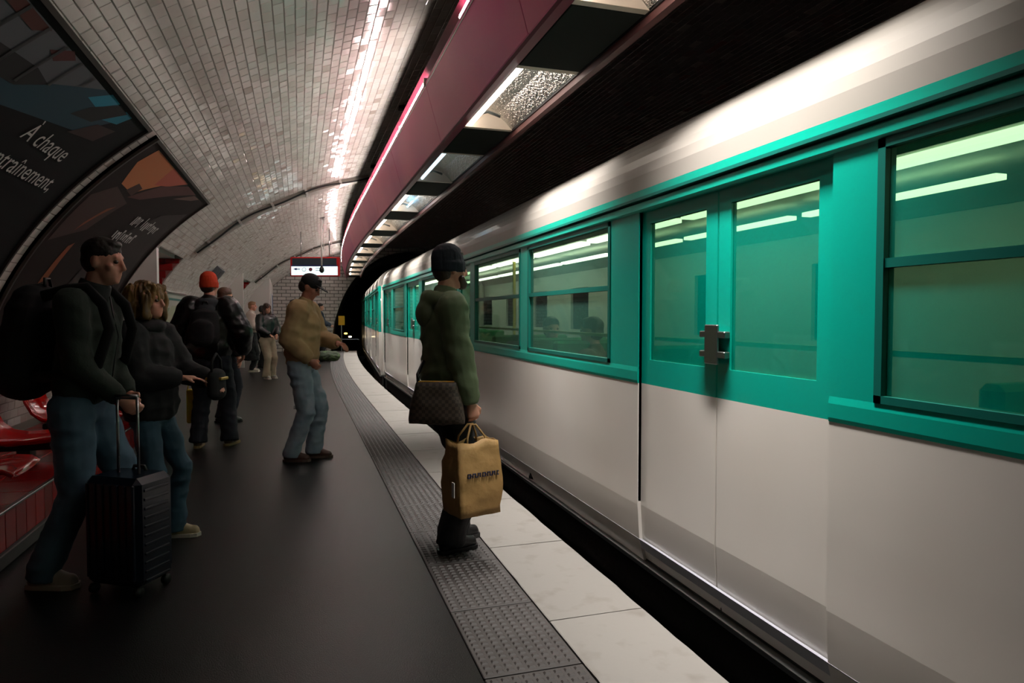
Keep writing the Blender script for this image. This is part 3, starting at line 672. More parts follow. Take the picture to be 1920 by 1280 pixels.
# ---------------------------------------------------------------- the metro train
WIN_T, WIN_B = 1.93, 1.08
def car(s0, s1, doors, wins, label, origin_s, rz, dx):
    root = empty('metro_car', (dx, origin_s, 0), rz, label=label, cat='train'); o_ = origin_s
    def B(name, m, *boxes, par=root, bev=0):
        g = G()
        for q in boxes: g.box(q[0], q[1], q[2]-o_, q[3]-o_, q[4], q[5], bev=bev)
        return g.build(name, m, par)
    # lower white body, split by the doors; profile bulges
    def prof(name, pts, a, b_, m, par=root, closed=True, smooth=False):
        k = len(pts); g = G(); V = [(x, a-o_, z) for x, z in pts]+[(x, b_-o_, z) for x, z in pts]
        F = [(i, i+k, (i+1) % k+k, (i+1) % k) for i in range(k if closed else k-1)]+([tuple(range(k)), tuple(reversed(range(k, 2*k)))] if closed else [])
        return g.add(V, F).build(name, m, par, smooth)
    cuts = [s0]+[x for d in doors for x in d]+[s1]
    for a, b_ in zip(cuts[::2], cuts[1::2]):
        if b_-a < .05: continue
        prof('body_panel', [(1.845, -.02), (1.815, .10), (1.802, .30), (1.80, .60), (1.80, .985), (1.86, .985), (1.88, -.02)], a, b_, M_white)
        prof('window_sill', [(1.798, .985), (1.796, 1.0), (1.796, 1.05), (1.80, 1.075), (1.86, 1.075), (1.86, .985)], a, b_, M_teal)
        # pillars and windows in this stretch
        ws = [q for q in wins if q[0] >= a-.01 and q[1] <= b_+.01]
        xs = [a]+[x for q in ws for x in q]+[b_]
        for c, d in zip(xs[::2], xs[1::2]):
            if d-c > .01: B('pillar', M_teal, (1.80, 1.85, c, d, 1.07, 1.96))
        for q in ws:
            fr = B('window_frame', M_teald, (1.795, 1.84, q[0], q[0]+.03, 1.075, 1.93), (1.795, 1.84, q[1]-.03, q[1], 1.075, 1.93), (1.795, 1.84, q[0], q[1], 1.90, 1.93), (1.795, 1.84, q[0], q[1], 1.075, 1.10), (1.80, 1.84, q[0], q[1], 1.515, 1.545))
            gl = M_glassd if q[1] < 2 else M_glass; B('pane', gl, (1.815, 1.820, q[0]+.03, q[1]-.03, 1.545, 1.90), par=fr); B('pane', gl, (1.815, 1.820, q[0]+.03, q[1]-.03, 1.10, 1.515), par=fr)
    prof('header_band', [(1.80, 1.93), (1.785, 1.94), (1.785, 1.975), (1.80, 1.985), (1.80, 2.05), (1.86, 2.05), (1.86, 1.93)], s0, s1, M_teal)
    prof('lower_stripe', [(1.8305, .050), (1.8135, .105), (1.83, .105), (1.85, .05)], s0, s1, M_stripe)
    prof('rain_gutter', [(1.80, 1.985), (1.775, 1.99), (1.775, 2.005), (1.80, 2.01)], s0, s1, M_teald)
    roof = [(3-1.2*max(0, math.cos(q))**.77, 2.05+.52*math.sin(q)**.77) for q in np.linspace(0, pi/2, 18)]
    roof = roof+[(6.0-x, z) for x, z in roof[-2::-1]]
    prof('roof', roof+[(4.14, 2.05), (4.0, 2.3), (3.0, 2.45), (2.1, 2.33), (1.86, 2.05)], s0, s1, M_roof, smooth=False)
    B('sill_rail', M_steel, (1.815, 1.86, s0, s1, -.05, -.02), bev=.004)
    B('skirt', M_conc, (1.87, 1.90, s0, s1, -.28, -.05), (2.0, 4.0, s0+.2, s1-.2, -.45, -.12))
    B('car_floor', M_infl, (1.86, 4.2, s0, s1, -.06, -.0))
    B('far_side', M_in, (4.16, 4.2, s0, s1, -.02, 1.15), (4.16, 4.2, s0, s1, 1.80, 2.05), *[(4.16, 4.2, c, c+1.1, 1.15, 1.80) for c in np.arange(s0, s1-1.1, 1.8)])
    B('ceiling_lining', M_in, (1.9, 4.1, s0+.05, s1-.05, 2.20, 2.22))
    B('end_wall', M_white, (1.86, 4.14, s0, s0+.05, -.02, 2.2), (1.86, 4.14, s1-.05, s1, -.02, 2.2))
    for d0, d1 in doors:
        for a, b_ in ((d0, (d0+d1)/2-.006), ((d0+d1)/2+.006, d1)):
            lf = B('door', M_teal, (1.822, 1.85, a, b_, .985, 1.12), (1.822, 1.85, a, b_, 1.86, 1.935), (1.822, 1.85, a, a+.09, 1.12, 1.86), (1.822, 1.85, b_-.09, b_, 1.12, 1.86))
            prof('door_panel', [(1.862, -.02), (1.835, .10), (1.822, .30), (1.822, .985), (1.87, .985), (1.89, -.02)], a, b_, M_white, par=lf)
            B('door_glass', M_glassd, (1.832, 1.838, a+.09, b_-.09, 1.12, 1.86), par=lf)
        l = B('door_latch', M_steel, (1.79, 1.822, (d0+d1)/2-.10, (d0+d1)/2+.10, 1.17, 1.20), (1.79, 1.822, (d0+d1)/2-.10, (d0+d1)/2+.10, 1.26, 1.29), (1.785, 1.80, (d0+d1)/2-.05, (d0+d1)/2+.05, 1.14, 1.32), bev=.004)
        B('door_frame', M_gasket, (1.806, 1.86, d0-.012, d0, .32, 1.93)); B('door_frame', M_gasket, (1.806, 1.86, d1, d1+.012, .32, 1.93))
        B('door_pole', M_yel, (2.5, 2.53, (d0+d1)/2-.015, (d0+d1)/2+.015, 0, 2.2))
    # lights inside
    x = s0+.3
    while x < s1-1.3:
        B('strip_lamp', M_strip, (2.50, 2.60, x, x+1.45, 2.02, 2.05)); B('strip_lamp', M_strip, (3.5, 3.58, x, x+1.45, 2.08, 2.11)); x += 1.6
    B('lamp_carrier', M_in, (2.46, 2.64, s0+.1, s1-.1, 2.05, 2.2))
    B('hand_rail', M_yel, (1.88, 1.90, s0+.1, s1-.1, 1.225, 1.245))
    # seats by each window
    for q in wins:
        for dy in (.28, q[1]-q[0]-.30):
            c = q[0]+dy
            st = B('car_seat', M_seatg, (1.92, 2.75, c-.22, c+.22, .40, .48), (1.92, 2.75, c-.03, c+.05, .48, 1.16), bev=.02); B('seat_leg', M_steel, (2.2, 2.26, c-.03, c+.03, 0, .4), (2.6, 2.66, c-.03, c+.03, 0, .4), par=st)
    return root
d1 = [(1.98, 3.42), (7.35, 8.65), (10.75, 12.05), (14.15, 15.42)]
w1 = [(-2.0, -.55), (-.35, 1.78), (3.78, 5.35), (5.55, 7.15), (8.95, 10.45), (12.35, 13.85)]
car1 = car(-2.4, 15.6, d1, w1, 'teal and white metro car beside the platform edge, nearest one', 0, 0, 0)
d2 = [(16.6, 17.9), (20.0, 21.3), (23.4, 24.7), (26.8, 28.1)]
w2 = [(18.2, 18.85), (19.0, 19.75), (21.6, 22.3), (22.45, 23.15), (25.0, 25.7), (25.85, 26.55), (28.5, 29.6)]
car2 = car(16.15, 30.6, d2, w2, 'further teal and white metro car reaching into the tunnel mouth', 16.15, -math.atan(.058), -.045)
G().box(1.9, 4.1, 15.58, 16.17, -.3, 2.3).build('gangway', M_gasket, car1)

# ---------------------------------------------------------------- people
def remesh(g, voxel, smooth=2, fold=0, seed=0, floor_z=None, scale=(6, 6, 11)):
    me = raw('tmp', g.v, g.f); o = bpy.data.objects.new('tmp', me); C.objects.link(o)
    m = o.modifiers.new('r', 'REMESH'); m.mode = 'VOXEL'; m.voxel_size = voxel; m.use_smooth_shade = True
    if smooth: q = o.modifiers.new('s', 'SMOOTH'); q.iterations = smooth; q.factor = .5
    dg = bpy.context.evaluated_depsgraph_get(); me2 = bpy.data.meshes.new_from_object(o.evaluated_get(dg)); bpy.data.objects.remove(o)
    n = len(me2.vertices); co = np.empty(n*3); me2.vertices.foreach_get('co', co); co = co.reshape(-1, 3)
    if fold:
        no = np.empty(n*3); me2.vertices.foreach_get('normal', no); no = no.reshape(-1, 3)
        d = np.array([1-2*abs(noise.noise(Vector((c[0]*scale[0]+seed, c[1]*scale[1], c[2]*scale[2])))) + .5*noise.noise(Vector((c[0]*17, c[1]*17+seed, c[2]*22))) for c in co])
        co = co + no*((d-.4)*fold*.6)[:, None]
    if floor_z is not None: co[:, 2] = np.maximum(co[:, 2], floor_z)
    me2.vertices.foreach_set('co', co.ravel()); me2.update()
    return me2
def ik(a, b, l1, l2, pole):
    a, b = Vector(a), Vector(b); d = b-a; L = min(d.length, (l1+l2)*.999); d.normalize()
    b = a+d*L; x = (l1*l1-l2*l2+L*L)/(2*L); h = math.sqrt(max(0, l1*l1-x*x)); p = Vector(pole); p = (p-d*p.dot(d))
    p.normalize(); return a+d*x+p*h, b
SKIN = {'pale': mat('skin_pale', 'c98f78', .5, sub=.1), 'tan': mat('skin_tan', 'a8705a', .5, sub=.1)}
FOLDK = .6
def person(label, loc, heading, H=1.78, sc=1.0, vox=.012, cvox=.014, lean=0, head=(0, 0), feet=(((-.1, 0), 0), ((.1, 0), 0)), hipz=.935, hipy=0,
           hands=(((-.25, .05, .80), (-.3, -1, 0), .35), ((.25, .05, .80), (.3, -1, 0), .35)), skin='pale',
           top=('jacket', None, .02, .92), trousers=(None, .085), shoes=(None, None), hair=None, hat=None, hood=False, girth=1., sleeve=1., fold=.008, neckhide=False, skirt=None, twist=0, lower=True):
    k = H/1.78*sc; root = empty('person', loc, heading, label=label, cat='person')
    Tr = Matrix.Rotation(-lean, 3, 'X') @ Matrix.Rotation(twist, 3, 'Z')
    hip = Vector((0, hipy, hipz)); up = lambda x, y, z: hip + Tr @ Vector((x, y, z))
    chest, shl, nb = up(0, 0, .36), up(0, -.005, .50), up(0, -.01, .56)
    sh = [up(-.175, -.01, .505), up(.175, -.01, .505)]
    hc = up(0, .035, .735)
    HR = Matrix.Rotation(heading*0+head[0]+twist, 3, 'Z') @ Matrix.Rotation(-head[1]-lean*.5, 3, 'X')
    K = lambda g: [setattr(g, 'v', [tuple(Vector(v)*k) for v in g.v])] and g
    # joints
    arms = []
    for i in (0, 1):
        tgt, pole_, curl = hands[i]; el, wr = ik(sh[i], tgt, .29, .26, pole_); arms.append((sh[i], el, wr, curl))
    legs = []
    for i in (0, 1):
        (fx, fy), yaw = feet[i][0], feet[i][1]; fz = feet[i][2] if len(feet[i]) > 2 else 0
        hj = hip + Vector(((-.09, .09)[i], 0, -.03)); an = Vector((fx, fy, .085+fz)); kn, an = ik(hj, an, .43, .425, (math.sin(-yaw)*.3, 1, 0)); legs.append((hj, kn, an, yaw))
    # ---- body: one continuous surface
    b_ = G()
    b_.cap(up(0, 0, .0), (.155*girth, .105*girth), up(0, 0, .15), (.135*girth, .10*girth)); b_.cap(up(0, 0, .15), (.135, .095), up(0, 0, .38), (.155, .105)); b_.cap(up(0, 0, .36), (.15, .10), up(0, 0, .47), (.12, .075))
    b_.cap(sh[0], .05, sh[1], .05); b_.cap(up(0, -.01, .48), .062, up(0, .012, .66), .052)
    def hp(x, y, z): return hc + HR @ Vector((x, y, z))
    b_.ell(hc + HR @ Vector((0, -.01, .02)), (.074, .094, .092), 18, HR)
    b_.ell(hp(0, .035, -.055), (.054, .056, .065), 14, HR); b_.ell(hp(0, .068, -.095), (.024, .018, .016), 10, HR)
    b_.cap(hp(0, .086, .015), .009, hp(0, .104, -.028), .013, 8); b_.ell(hp(0, .088, -.033), (.018, .012, .01), 8, HR)
    b_.cap(hp(-.032, .072, .028), .012, hp(.032, .072, .028), .012, 8)
    b_.cap(hp(-.018, .078, -.060), .008, hp(.018, .078, -.060), .008, 8); b_.cap(hp(-.015, .076, -.070), .008, hp(.015, .076, -.070), .008, 8)
    for e in (-1, 1): b_.ell(hp(.074*e, -.008, -.008), (.011, .020, .032), 8, HR); b_.ell(hp(.042*e, .055, -.025), (.02, .02, .022), 8, HR)
    for (a, el, wr, curl) in arms:
        b_.cap(a, .05, el, .040); b_.cap(el, .040, wr, .026)
        d = (wr-el).normalized(); side = d.cross(Vector((0, 0, 1)));
        if side.length < .3: side = Vector((0, 1, 0)) if True else side
        side.normalize(); pn = side.cross(d).normalized()      # palm normal-ish
        inn = Vector((-(1 if a.x > 0 else -1), 0, 0))
        if abs(d.z) > .6: pn = (inn - d*inn.dot(d)).normalized(); side = d.cross(pn).normalized()
        else: pn = -pn if pn.z > 0 else pn
        if side.y < 0 and abs(d.z) > .6: side = -side
        palm = wr+d*.045; b_.cap(wr, (.024, .020), wr+d*.085, (.040, .016), ref=tuple(pn))
        for f in range(4):
            base = wr+d*.085+side*(-.028+.019*f); dd = d.copy(); p = base-d*.02; Ls = (.032, .036, .035, .028)[f]
            for sgm in range(3):
                ang = curl*(.6+.5*sgm) if sgm else curl*.4
                dd = (d*math.cos(curl*(.5+sgm*.8)) + pn*math.sin(curl*(.5+sgm*.8))).normalized(); q = p+dd*(Ls+(.02 if sgm == 0 else 0)-.004*sgm)
                b_.cap(p, .0092-.0008*sgm, q, .0085-.0008*sgm, 6); p = q
        tb = wr+d*.03+side*.024; t1 = tb+(d*.6+side*.6+pn*.3).normalized()*.038; b_.cap(tb, .013, t1, .0105, 6); b_.cap(t1, .0105, t1+(d*.9+pn*.5).normalized()*.03, .009, 6)
    for (hj, kn, an, yaw) in legs:
        b_.cap(hj, .078, kn, .052); b_.cap(kn, .052, an, .036); fd = Vector((math.sin(-yaw), math.cos(yaw), 0)); b_.cap(an-Vector((0, 0, .03)), .035, an+fd*.11-Vector((0, 0, .045)), .03)
    body = link('body', remesh(K(b_), vox*k, 2), SKIN[skin], root)
    eg = G()
    for e in (-1, 1):
        eg = G(); eg.ell(hp(.031*e, .076, .004), (.0125, .0125, .0105), 8, HR); K(eg).build('eye', mat('eye_surface', '4a3a32', .2), root, True)
    # ---- trousers
    if trousers[0] and lower:
        t = G(); r_ = trousers[1]; fl = trousers[2] if len(trousers) > 2 else .78
        t.cap(hip+Vector((0, 0, -.02)), (.165*girth, .12*girth), up(0, 0, .10), (.155*girth, .115*girth))
        for (hj, kn, an, yaw) in legs: t.cap(hj, r_*1.15, kn, r_*.86); t.tube([kn+Vector((0, 0, .03)), kn, kn*.5+an*.5, an*.95+kn*.05, an-Vector((0, 0, .035))], [r_*.80, r_*.84, r_*.80, r_*fl*1.0, r_*fl*1.05], 14)
        link('trousers', remesh(K(t), cvox*k, 3, fold, 3.3), trousers[0], root)
    if skirt:
        t = G(); t.tube([hip+Vector((0, 0, .12)), hip, hip+Vector((0, 0, -.3)), Vector((0, hipy*.5, skirt[1]))], [(.15, .11), (.17, .13), (.2, .16), (.23, .19)], 18, ref=(0, 1, 0)); link('skirt', remesh(K(t), cvox*k, 3, .02, 1.3), skirt[0], root)
    # ---- shoes
    for (hj, kn, an, yaw) in legs:
        if not shoes[0]: break
        fd = Vector((math.sin(-yaw), math.cos(yaw), 0)); bz = an.z-.085
        t = G(); t.cap(an-fd*.02+Vector((0, 0, -.035)), .046, an+fd*.01+Vector((0, 0, .0)), .046); t.cap(an-fd*.035+Vector((0, 0, -.045)), .04, an+fd*.14+Vector((0, 0, -.05)), (.044, .034)); t.cap(an+fd*.05+Vector((0, 0, -.02)), .038, an+fd*.14+Vector((0, 0, -.05)), .034)
        shoe = link('shoe', remesh(K(t), .008*k, 2, .003 if vox < .01 else 0, 2, floor_z=(bz+.012)*k), shoes[0], root)
        so = G(); outl = [(-.082, .0), (-.075, .03), (-.03, .040), (.05, .042), (.12, .048), (.165, .038), (.185, 0)]; outl = outl+[(a, -c) for a, c in outl[-2:0:-1]]
        sd = Vector((fd.y, -fd.x, 0)); base = Vector((an.x, an.y, bz)); n = len(outl)
        so.add([base+fd*a+sd*c+Vector((0, 0, .001)) for a, c in outl]+[base+fd*a+sd*c+Vector((0, 0, .026)) for a, c in outl], [tuple(range(n)), tuple(reversed(range(n, 2*n)))]+[(i, i+n, (i+1) % n+n, (i+1) % n) for i in range(n)])
        K(so).build('sole', shoes[1], shoe)
    # ---- top garment
    nm, tm, th, hem = top
    t = G(); gz = hem - hipz
    ra = (.155*girth+th, .105*girth+th)
    t.cap(up(0, 0, gz+min(ra)*1.0), (ra[0]*1.03, ra[1]*1.05), up(0, 0, .2), (.145*girth+th, .105*girth+th)); t.cap(up(0, 0, .18), (.15*girth+th, .105*girth+th), up(0, 0, .40), (.16+th, .105+th)); t.cap(up(0, 0, .38), (.155+th, .10+th), up(0, -.005, .47), (.12+th, .07+th))
    t.cap(sh[0], .055+th*.8, sh[1], .055+th*.8); t.cap(up(0, -.012, .50), .075+th*.5, up(0, 0, .575), .066+th*.3)
    for (a, el, wr, curl) in arms: t.cap(a, (.058+th)*sleeve, el, (.050+th*.8)*sleeve); t.tube([el, el*.6+wr*.4, el*.15+wr*.85, wr+(wr-el).normalized()*.01], [(.049+th*.8)*sleeve, (.047+th*.7)*sleeve, (.040+th*.6)*sleeve, .034+th*.4], 12)
    for (a, el, wr, curl) in arms: t.cap(el, (.05+th*.8)*sleeve, el*.9+wr*.1, (.049+th*.8)*sleeve)
    garment = link(nm, remesh(K(t), cvox*k, 3, fold, 7.7), tm, root)
    if hood:
        t = G()
        for q in range(9):
            a = pi*(.0+q/8.); t.cap(up(-.10*math.cos(a)*1.0, -.02-.085*math.sin(a), .545+.02*math.sin(a)), .045, up(-.10*math.cos(a+.3), -.02-.085*math.sin(a+.3), .545), .045)
        t.ell(up(0, -.12, .47), (.10, .055, .085)); link('hood', remesh(K(t), cvox*k, 4, .005), tm if hood is True else hood, root)
    # ---- hair and hats
    if hair:
        st, hm = hair[0], hair[1]; t = G()
        fr = lambda x, y, z: hp(x, y, z)
        if st in ('short', 'fade'): t.ell(fr(0, -.018, .045), (.079, .097, .083), 18, HR); t.ell(fr(0, .04, .092), (.05, .04, .022), 12, HR)
        if st == 'fade': t.ell(fr(0, -.040, .0), (.0745, .070, .075), 14, HR)
        if st == 'short': t.ell(fr(0, -.05, -.01), (.074, .062, .07), 14, HR)
        if st == 'bob':
            t.ell(fr(0, -.025, .045), (.100, .112, .098), 18, HR); t.ell(fr(0, -.045, -.04), (.115, .09, .10), 16, HR); t.ell(fr(0, -.05, -.10), (.11, .08, .07), 16, HR)
            for e in (-1, 1): t.cap(fr(.085*e, .04, .04), .03, fr(.09*e, .035, -.10), .028)
            t.cap(fr(-.05, .055, .09), .026, fr(.05, .055, .09), .026); t.ell(fr(.03, -.08, .03), (.09, .07, .10), 12, HR); t.ell(fr(-.04, -.07, .0), (.09, .08, .11), 12, HR)
        if st == 'long':
            t.ell(fr(0, -.018, .035), (.086, .103, .09), 18, HR); t.cap(fr(0, -.06, -.02), (.08, .05), fr(0, -.08, -.28), (.09, .04))
            for e in (-1, 1): t.cap(fr(.07*e, -.0, .02), .03, fr(.085*e, .0, -.24), .03)
        if st == 'beard': pass
        hme = remesh(K(t), .007*k if vox < .01 else .011*k, 2, .030 if st in ('bob', 'long') else .004, 5, scale=(38, 38, 8) if st in ('bob', 'long') else (60, 60, 60))
        link('hair', hme, hm, root)
    if hat:
        st, hm = hat; t = G()
        HH = lambda x, y, z: hp(x, y, z)
        if st == 'beanie':
            pts = [(-.015, .080, .098), (.03, .082, .102), (.075, .080, .098), (.112, .070, .086), (.138, .046, .058), (.15, .02, .025)]
            t.tube([HH(0, -.014-.12*max(0, z), z) for z, a, c in pts], [(a, c) for z, a, c in pts], 20, ref=tuple(HR @ Vector((0, 1, 0)))); cf = [(-.02, .084, .101), (-.012, .087, .105), (.035, .088, .106), (.042, .084, .102)]
            t.tube([HH(0, -.014, z) for z, a, c in cf], [(a, c) for z, a, c in cf], 20, ref=tuple(HR @ Vector((0, 1, 0))))
            link('beanie', remesh(K(t), .007*k, 1, .004, 2, scale=(70, 70, 8)), hm, root)
        if st == 'cap':
            t.ell(HH(0, -.012, .045), (.086, .103, .085), 18, HR); cp = link('cap', remesh(K(t), .008*k, 1), hm, root)
            t = G(); n = 12; V = []
            for z in (.040, .048):
                for i in range(n+1):
                    a = pi*i/n; V.append(HH(.078*math.cos(a), .06+.115*math.sin(a), z-.012*math.sin(a)))
            F = [tuple(range(n+1)), tuple(reversed(range(n+1, 2*n+2)))]+[(i, i+n+1, i+n+2, i+1) for i in range(n)]+[(n, 2*n+1, n+1, 0)]
            K(t.add(V, F)).build('brim', hm, cp)
    root['_k'] = k
    return root, dict(up=lambda x, y, z: up(x, y, z)*k, sh=[q*k for q in sh], arms=[(a[0]*k, a[1]*k, a[2]*k) for a in arms], hip=hip*k, hp=lambda x, y, z: hp(x, y, z)*k, k=k)
def fabric(n, c, c2, r=.85, sc=5, st=.3): return mat(n, c, r, bump=(90, st, .002), vary=(c2, sc, 3, .35, .7))
M_olive = fabric('olive_jacket_cloth', '5d694a', '525d41', .75)
M_navy = fabric('navy_knit', '101725', '0b101b')
M_blackc = fabric('black_cloth', '0d0e12', '090a0d')
M_blackl = mat('black_leather', '0d0d0e', .3, bump=(25, .4, .006))
M_brownbag = mat('brown_chequered_canvas', '4a3c31', .6)
ck = M_brownbag.node_tree; cn = ck.nodes.new('ShaderNodeTexChecker'); cn.inputs['Scale'].default_value = 55; cn.inputs[1].default_value = lin('4e4036'); cn.inputs[2].default_value = lin('352a22')
tcc = ck.nodes.new('ShaderNodeTexCoord'); ck.links.new(tcc.outputs['Object'], cn.inputs[0]); ck.links.new(cn.outputs[0], ck.nodes['Principled BSDF'].inputs['Base Color'])
M_fleece = fabric('dark_green_fleece', '262e27', '1e2620', .95, 6, .6)
M_jean = fabric('blue_denim', '506a7e', '3c5468', .8, 7)
M_jean2 = fabric('light_blue_denim', '8d9ba8', '708292', .8, 7)
M_jeand = fabric('dark_denim', '141c28', '0e141d', .8)
M_jeanw = fabric('mid_blue_denim', '2f4e60', '24404f', .8, 6)
M_tan = fabric('tan_jacket_cloth', 'a68a62', '937954', .8)
M_blond = mat('blond_hair', '8a6a3a', .5, bump=(60, .8, .004), vary=('4a3820', 30, 3, .4, .65), stretch=(1, 1, .12))
M_dkhair = mat('dark_brown_hair', '1c120c', .5, bump=(60, .6, .003))
M_brhair = mat('brown_hair', '3a2418', .5, bump=(60, .6, .003))
M_ruff = fabric('charcoal_cloth', '1d1e22', '15161a')
M_beige = fabric('beige_trouser_cloth', 'a3937e', '8e7f6b')
M_lshoe = mat('pale_trainer', 'a79e90', .55); M_lsole = mat('pale_sole', 'c0b8aa', .6)
M_grey = fabric('grey_hood', '3a3d42', '2e3135')

# 1 man in olive jacket on the tactile strip
hd = 0.0
def head_of(cam_right_away):  # body turned this many degrees away from camera-right
    return math.radians(-17.27 + cam_right_away - 90)
olive, J = person('man in olive hooded jacket and navy beanie standing on the tactile strip by the train', (.805, 3.90, .004), head_of(22), H=1.735, vox=.0075, cvox=.010,
    feet=(((-.085, .085), .3), ((.10, -.0), .2)), head=(.12, 0), hands=(((-.22, .12, .84), (-.3, -1, 0), .9), ((.235, .10, .80), (.35, -1, 0), 1.25)),
    top=('jacket', M_olive, .036, .88), trousers=(M_blackc, .106, .82), shoes=(M_blackl, M_blackl), hair=('short', M_brhair), hat=('beanie', M_navy), hood=True, fold=.016, girth=1.0, sleeve=1.0)
g = G(); 
for e in (-1, 1): g.cap(J['hp'](.05*e, .05, -.06), .022, J['hp'](.02*e, .075, -.10), .022)
g.cap(J['hp'](-.03, .078, -.09), .02, J['hp'](.03, .078, -.09), .02)
link('beard', remesh(g, .007, 2, .003, 1, scale=(60, 60, 60)), M_brhair, olive)
# brown crossbody bag on his back hip
def worldpt(root, v): return Matrix.LocRotScale(root.location, root.rotation_euler, None) @ Vector(v)
sb = empty('shoulder_bag', (.715, 3.70, .775), -.36, label='brown chequered shoulder bag hanging at the back hip of the man in olive', cat='bag')
g = G(); V = []
for x0, z, w_, d in ((0, -.01, .155, .035), (0, .02, .158, .05), (0, .10, .145, .05), (0, .20, .115, .035), (0, .22, .11, .02)):
    V += [(w_*math.copysign(abs(math.cos(2*pi*i/20))**.5, math.cos(2*pi*i/20)), d*math.copysign(abs(math.sin(2*pi*i/20))**.6, math.sin(2*pi*i/20)), z) for i in range(20)]
F = [(r*20+i, r*20+(i+1) % 20, (r+1)*20+(i+1) % 20, (r+1)*20+i) for r in range(4) for i in range(20)]+[tuple(reversed(range(20))), tuple(80+i for i in range(20))]
g.add(V, F); link('bag_body', remesh(g, .009, 1, .01, 4, scale=(5, 5, 4)), M_brownbag, sb)
G().box(-.10, .10, -.010, .010, .215, .228, bev=.004).build('zip', mat('brass', 'a8863a', .35, metal=.8), sb)
g = G(); g.tube([(-.10, 0, .21), (-.11, .03, .26), (-.09, .10, .33)], .010, 8); g.build('strap', M_blackl, sb, True)
# paper bag in his right hand
hw = worldpt(olive, J['arms'][1][2])
pb = empty('paper_bag', (hw.x+.0, hw.y-.03, .275), math.radians(16), label='crumpled brown paper carrier bag with navy lettering held by the man in olive', cat='bag')
M_kraft = mat('kraft_paper', 'a07c48', .7, bump=(9, .7, .02, 4), vary=('8d6b3c', 4, 4, .4, .7))
n, rows = 10, 10; V, F = [], []
wx, wy, hh = .135, .11, .40
ring = []
for a in range(n): ring.append((-wx+2*wx*a/n, -wy))
for a in range(n): ring.append((wx, -wy+2*wy*a/n))
for a in range(n): ring.append((wx-2*wx*a/n, wy))
for a in range(n): ring.append((-wx, wy-2*wy*a/n))
m_ = len(ring)
for r in range(rows+1):
    z = hh*r/rows; f = .93+.12*math.sin(pi*min(1, r/rows*1.1))*.6
    for (x, y) in ring:
        cr = Vector((x*f, y*f*(1-.35*(r/rows)**3), z)); q = noise.noise(cr*11)*.014+noise.noise(cr*25)*.006; zz = z+(.03*noise.noise(Vector((x*9, y*9, 3))) if r == rows else 0)
        nd = Vector((x, y*2, 0)).normalized(); V.append((cr.x+nd.x*q, cr.y+nd.y*q, zz+ (.035*x/wx*1 if r > rows-2 else 0)*0))
F = [(r*m_+i, r*m_+(i+1) % m_, (r+1)*m_+(i+1) % m_, (r+1)*m_+i) for r in range(rows) for i in range(m_)]+[tuple(reversed(range(m_)))]
pbody = G().add(V, F).build('bag_body', M_kraft, pb, True)
sm = pbody.modifiers.new('s', 'SOLIDIFY'); sm.thickness = .003
g = G()
for y in (-.055, .055): g.tube([(-.06, y, hh-.02), (-.055, y*.9, hh+.02), (-.015, y*.3, hh+.085), (.015, y*.3, hh+.085), (.055, y*.9, hh+.02), (.06, y, hh-.02)], .006, 8)
g.build('handle', M_kraft, pb, True)
g = G(); rr = random.Random(4)
for i in range(13):
    x = -.090+i*.0152; hgt = .024; g.box(x, x+.004, -wy*1.04-.004, -wy*1.0-.001, .215, .215+hgt)
    if i % 2 == 0: g.box(x, x+.011, -wy*1.04-.004, -wy*1.0-.001, .215+hgt-.006, .215+hgt)
    if i % 3 == 0: g.box(x, x+.011, -wy*1.04-.004, -wy*1.0-.001, .215, .221)
    if i % 3 == 1: g.box(x, x+.010, -wy*1.04-.004, -wy*1.0-.001, .225, .231)
g.build('lettering', flat('2a2d4a', .6), pb)
G().box(-.004, 0, -.015, .012, 0, .08).build('tag', mat('pale_tag', 'c9c5be', .5), pb).location = (-.165, -.09, .12)

# 2 man in green fleece with backpack
fl, J2 = person('man in dark green fleece and jeans with a fade haircut, at the left edge', (-1.075, 3.98, 0), head_of(6), H=1.755, vox=.0075, cvox=.011, lean=.13,
    feet=(((-.10, .17), .1), ((.10, -.15), -.1)), head=(-.06, .04), hands=(((-.08, .20, .97), (-.6, -.8, -.2), .8), ((.07, .22, .96), (.6, -.8, -.2), .8)),
    top=('fleece', M_fleece, .024, .88), trousers=(M_jean, .095, .82), shoes=(M_lshoe, M_lsole), hair=('fade', M_dkhair), fold=.012, girth=.98)
u = J2['up']
g = G(); g.tube([u(0, -.01, .52), u(0, 0, .56), u(0, .005, .61), u(0, .008, .625)], [(.088, .082), (.078, .076), (.074, .074), (.070, .070)], 16); g.build('collar', mat('black_collar', '101412', .8), fl, True)
g = G(); g.tube([J2['up'](0, .138, .02), J2['up'](0, .142, .2), J2['up'](0, .148, .36), J2['up'](0, .108, .47), J2['up'](0, .082, .56)], .004, 6); g.build('zip', M_blackm, fl, True)
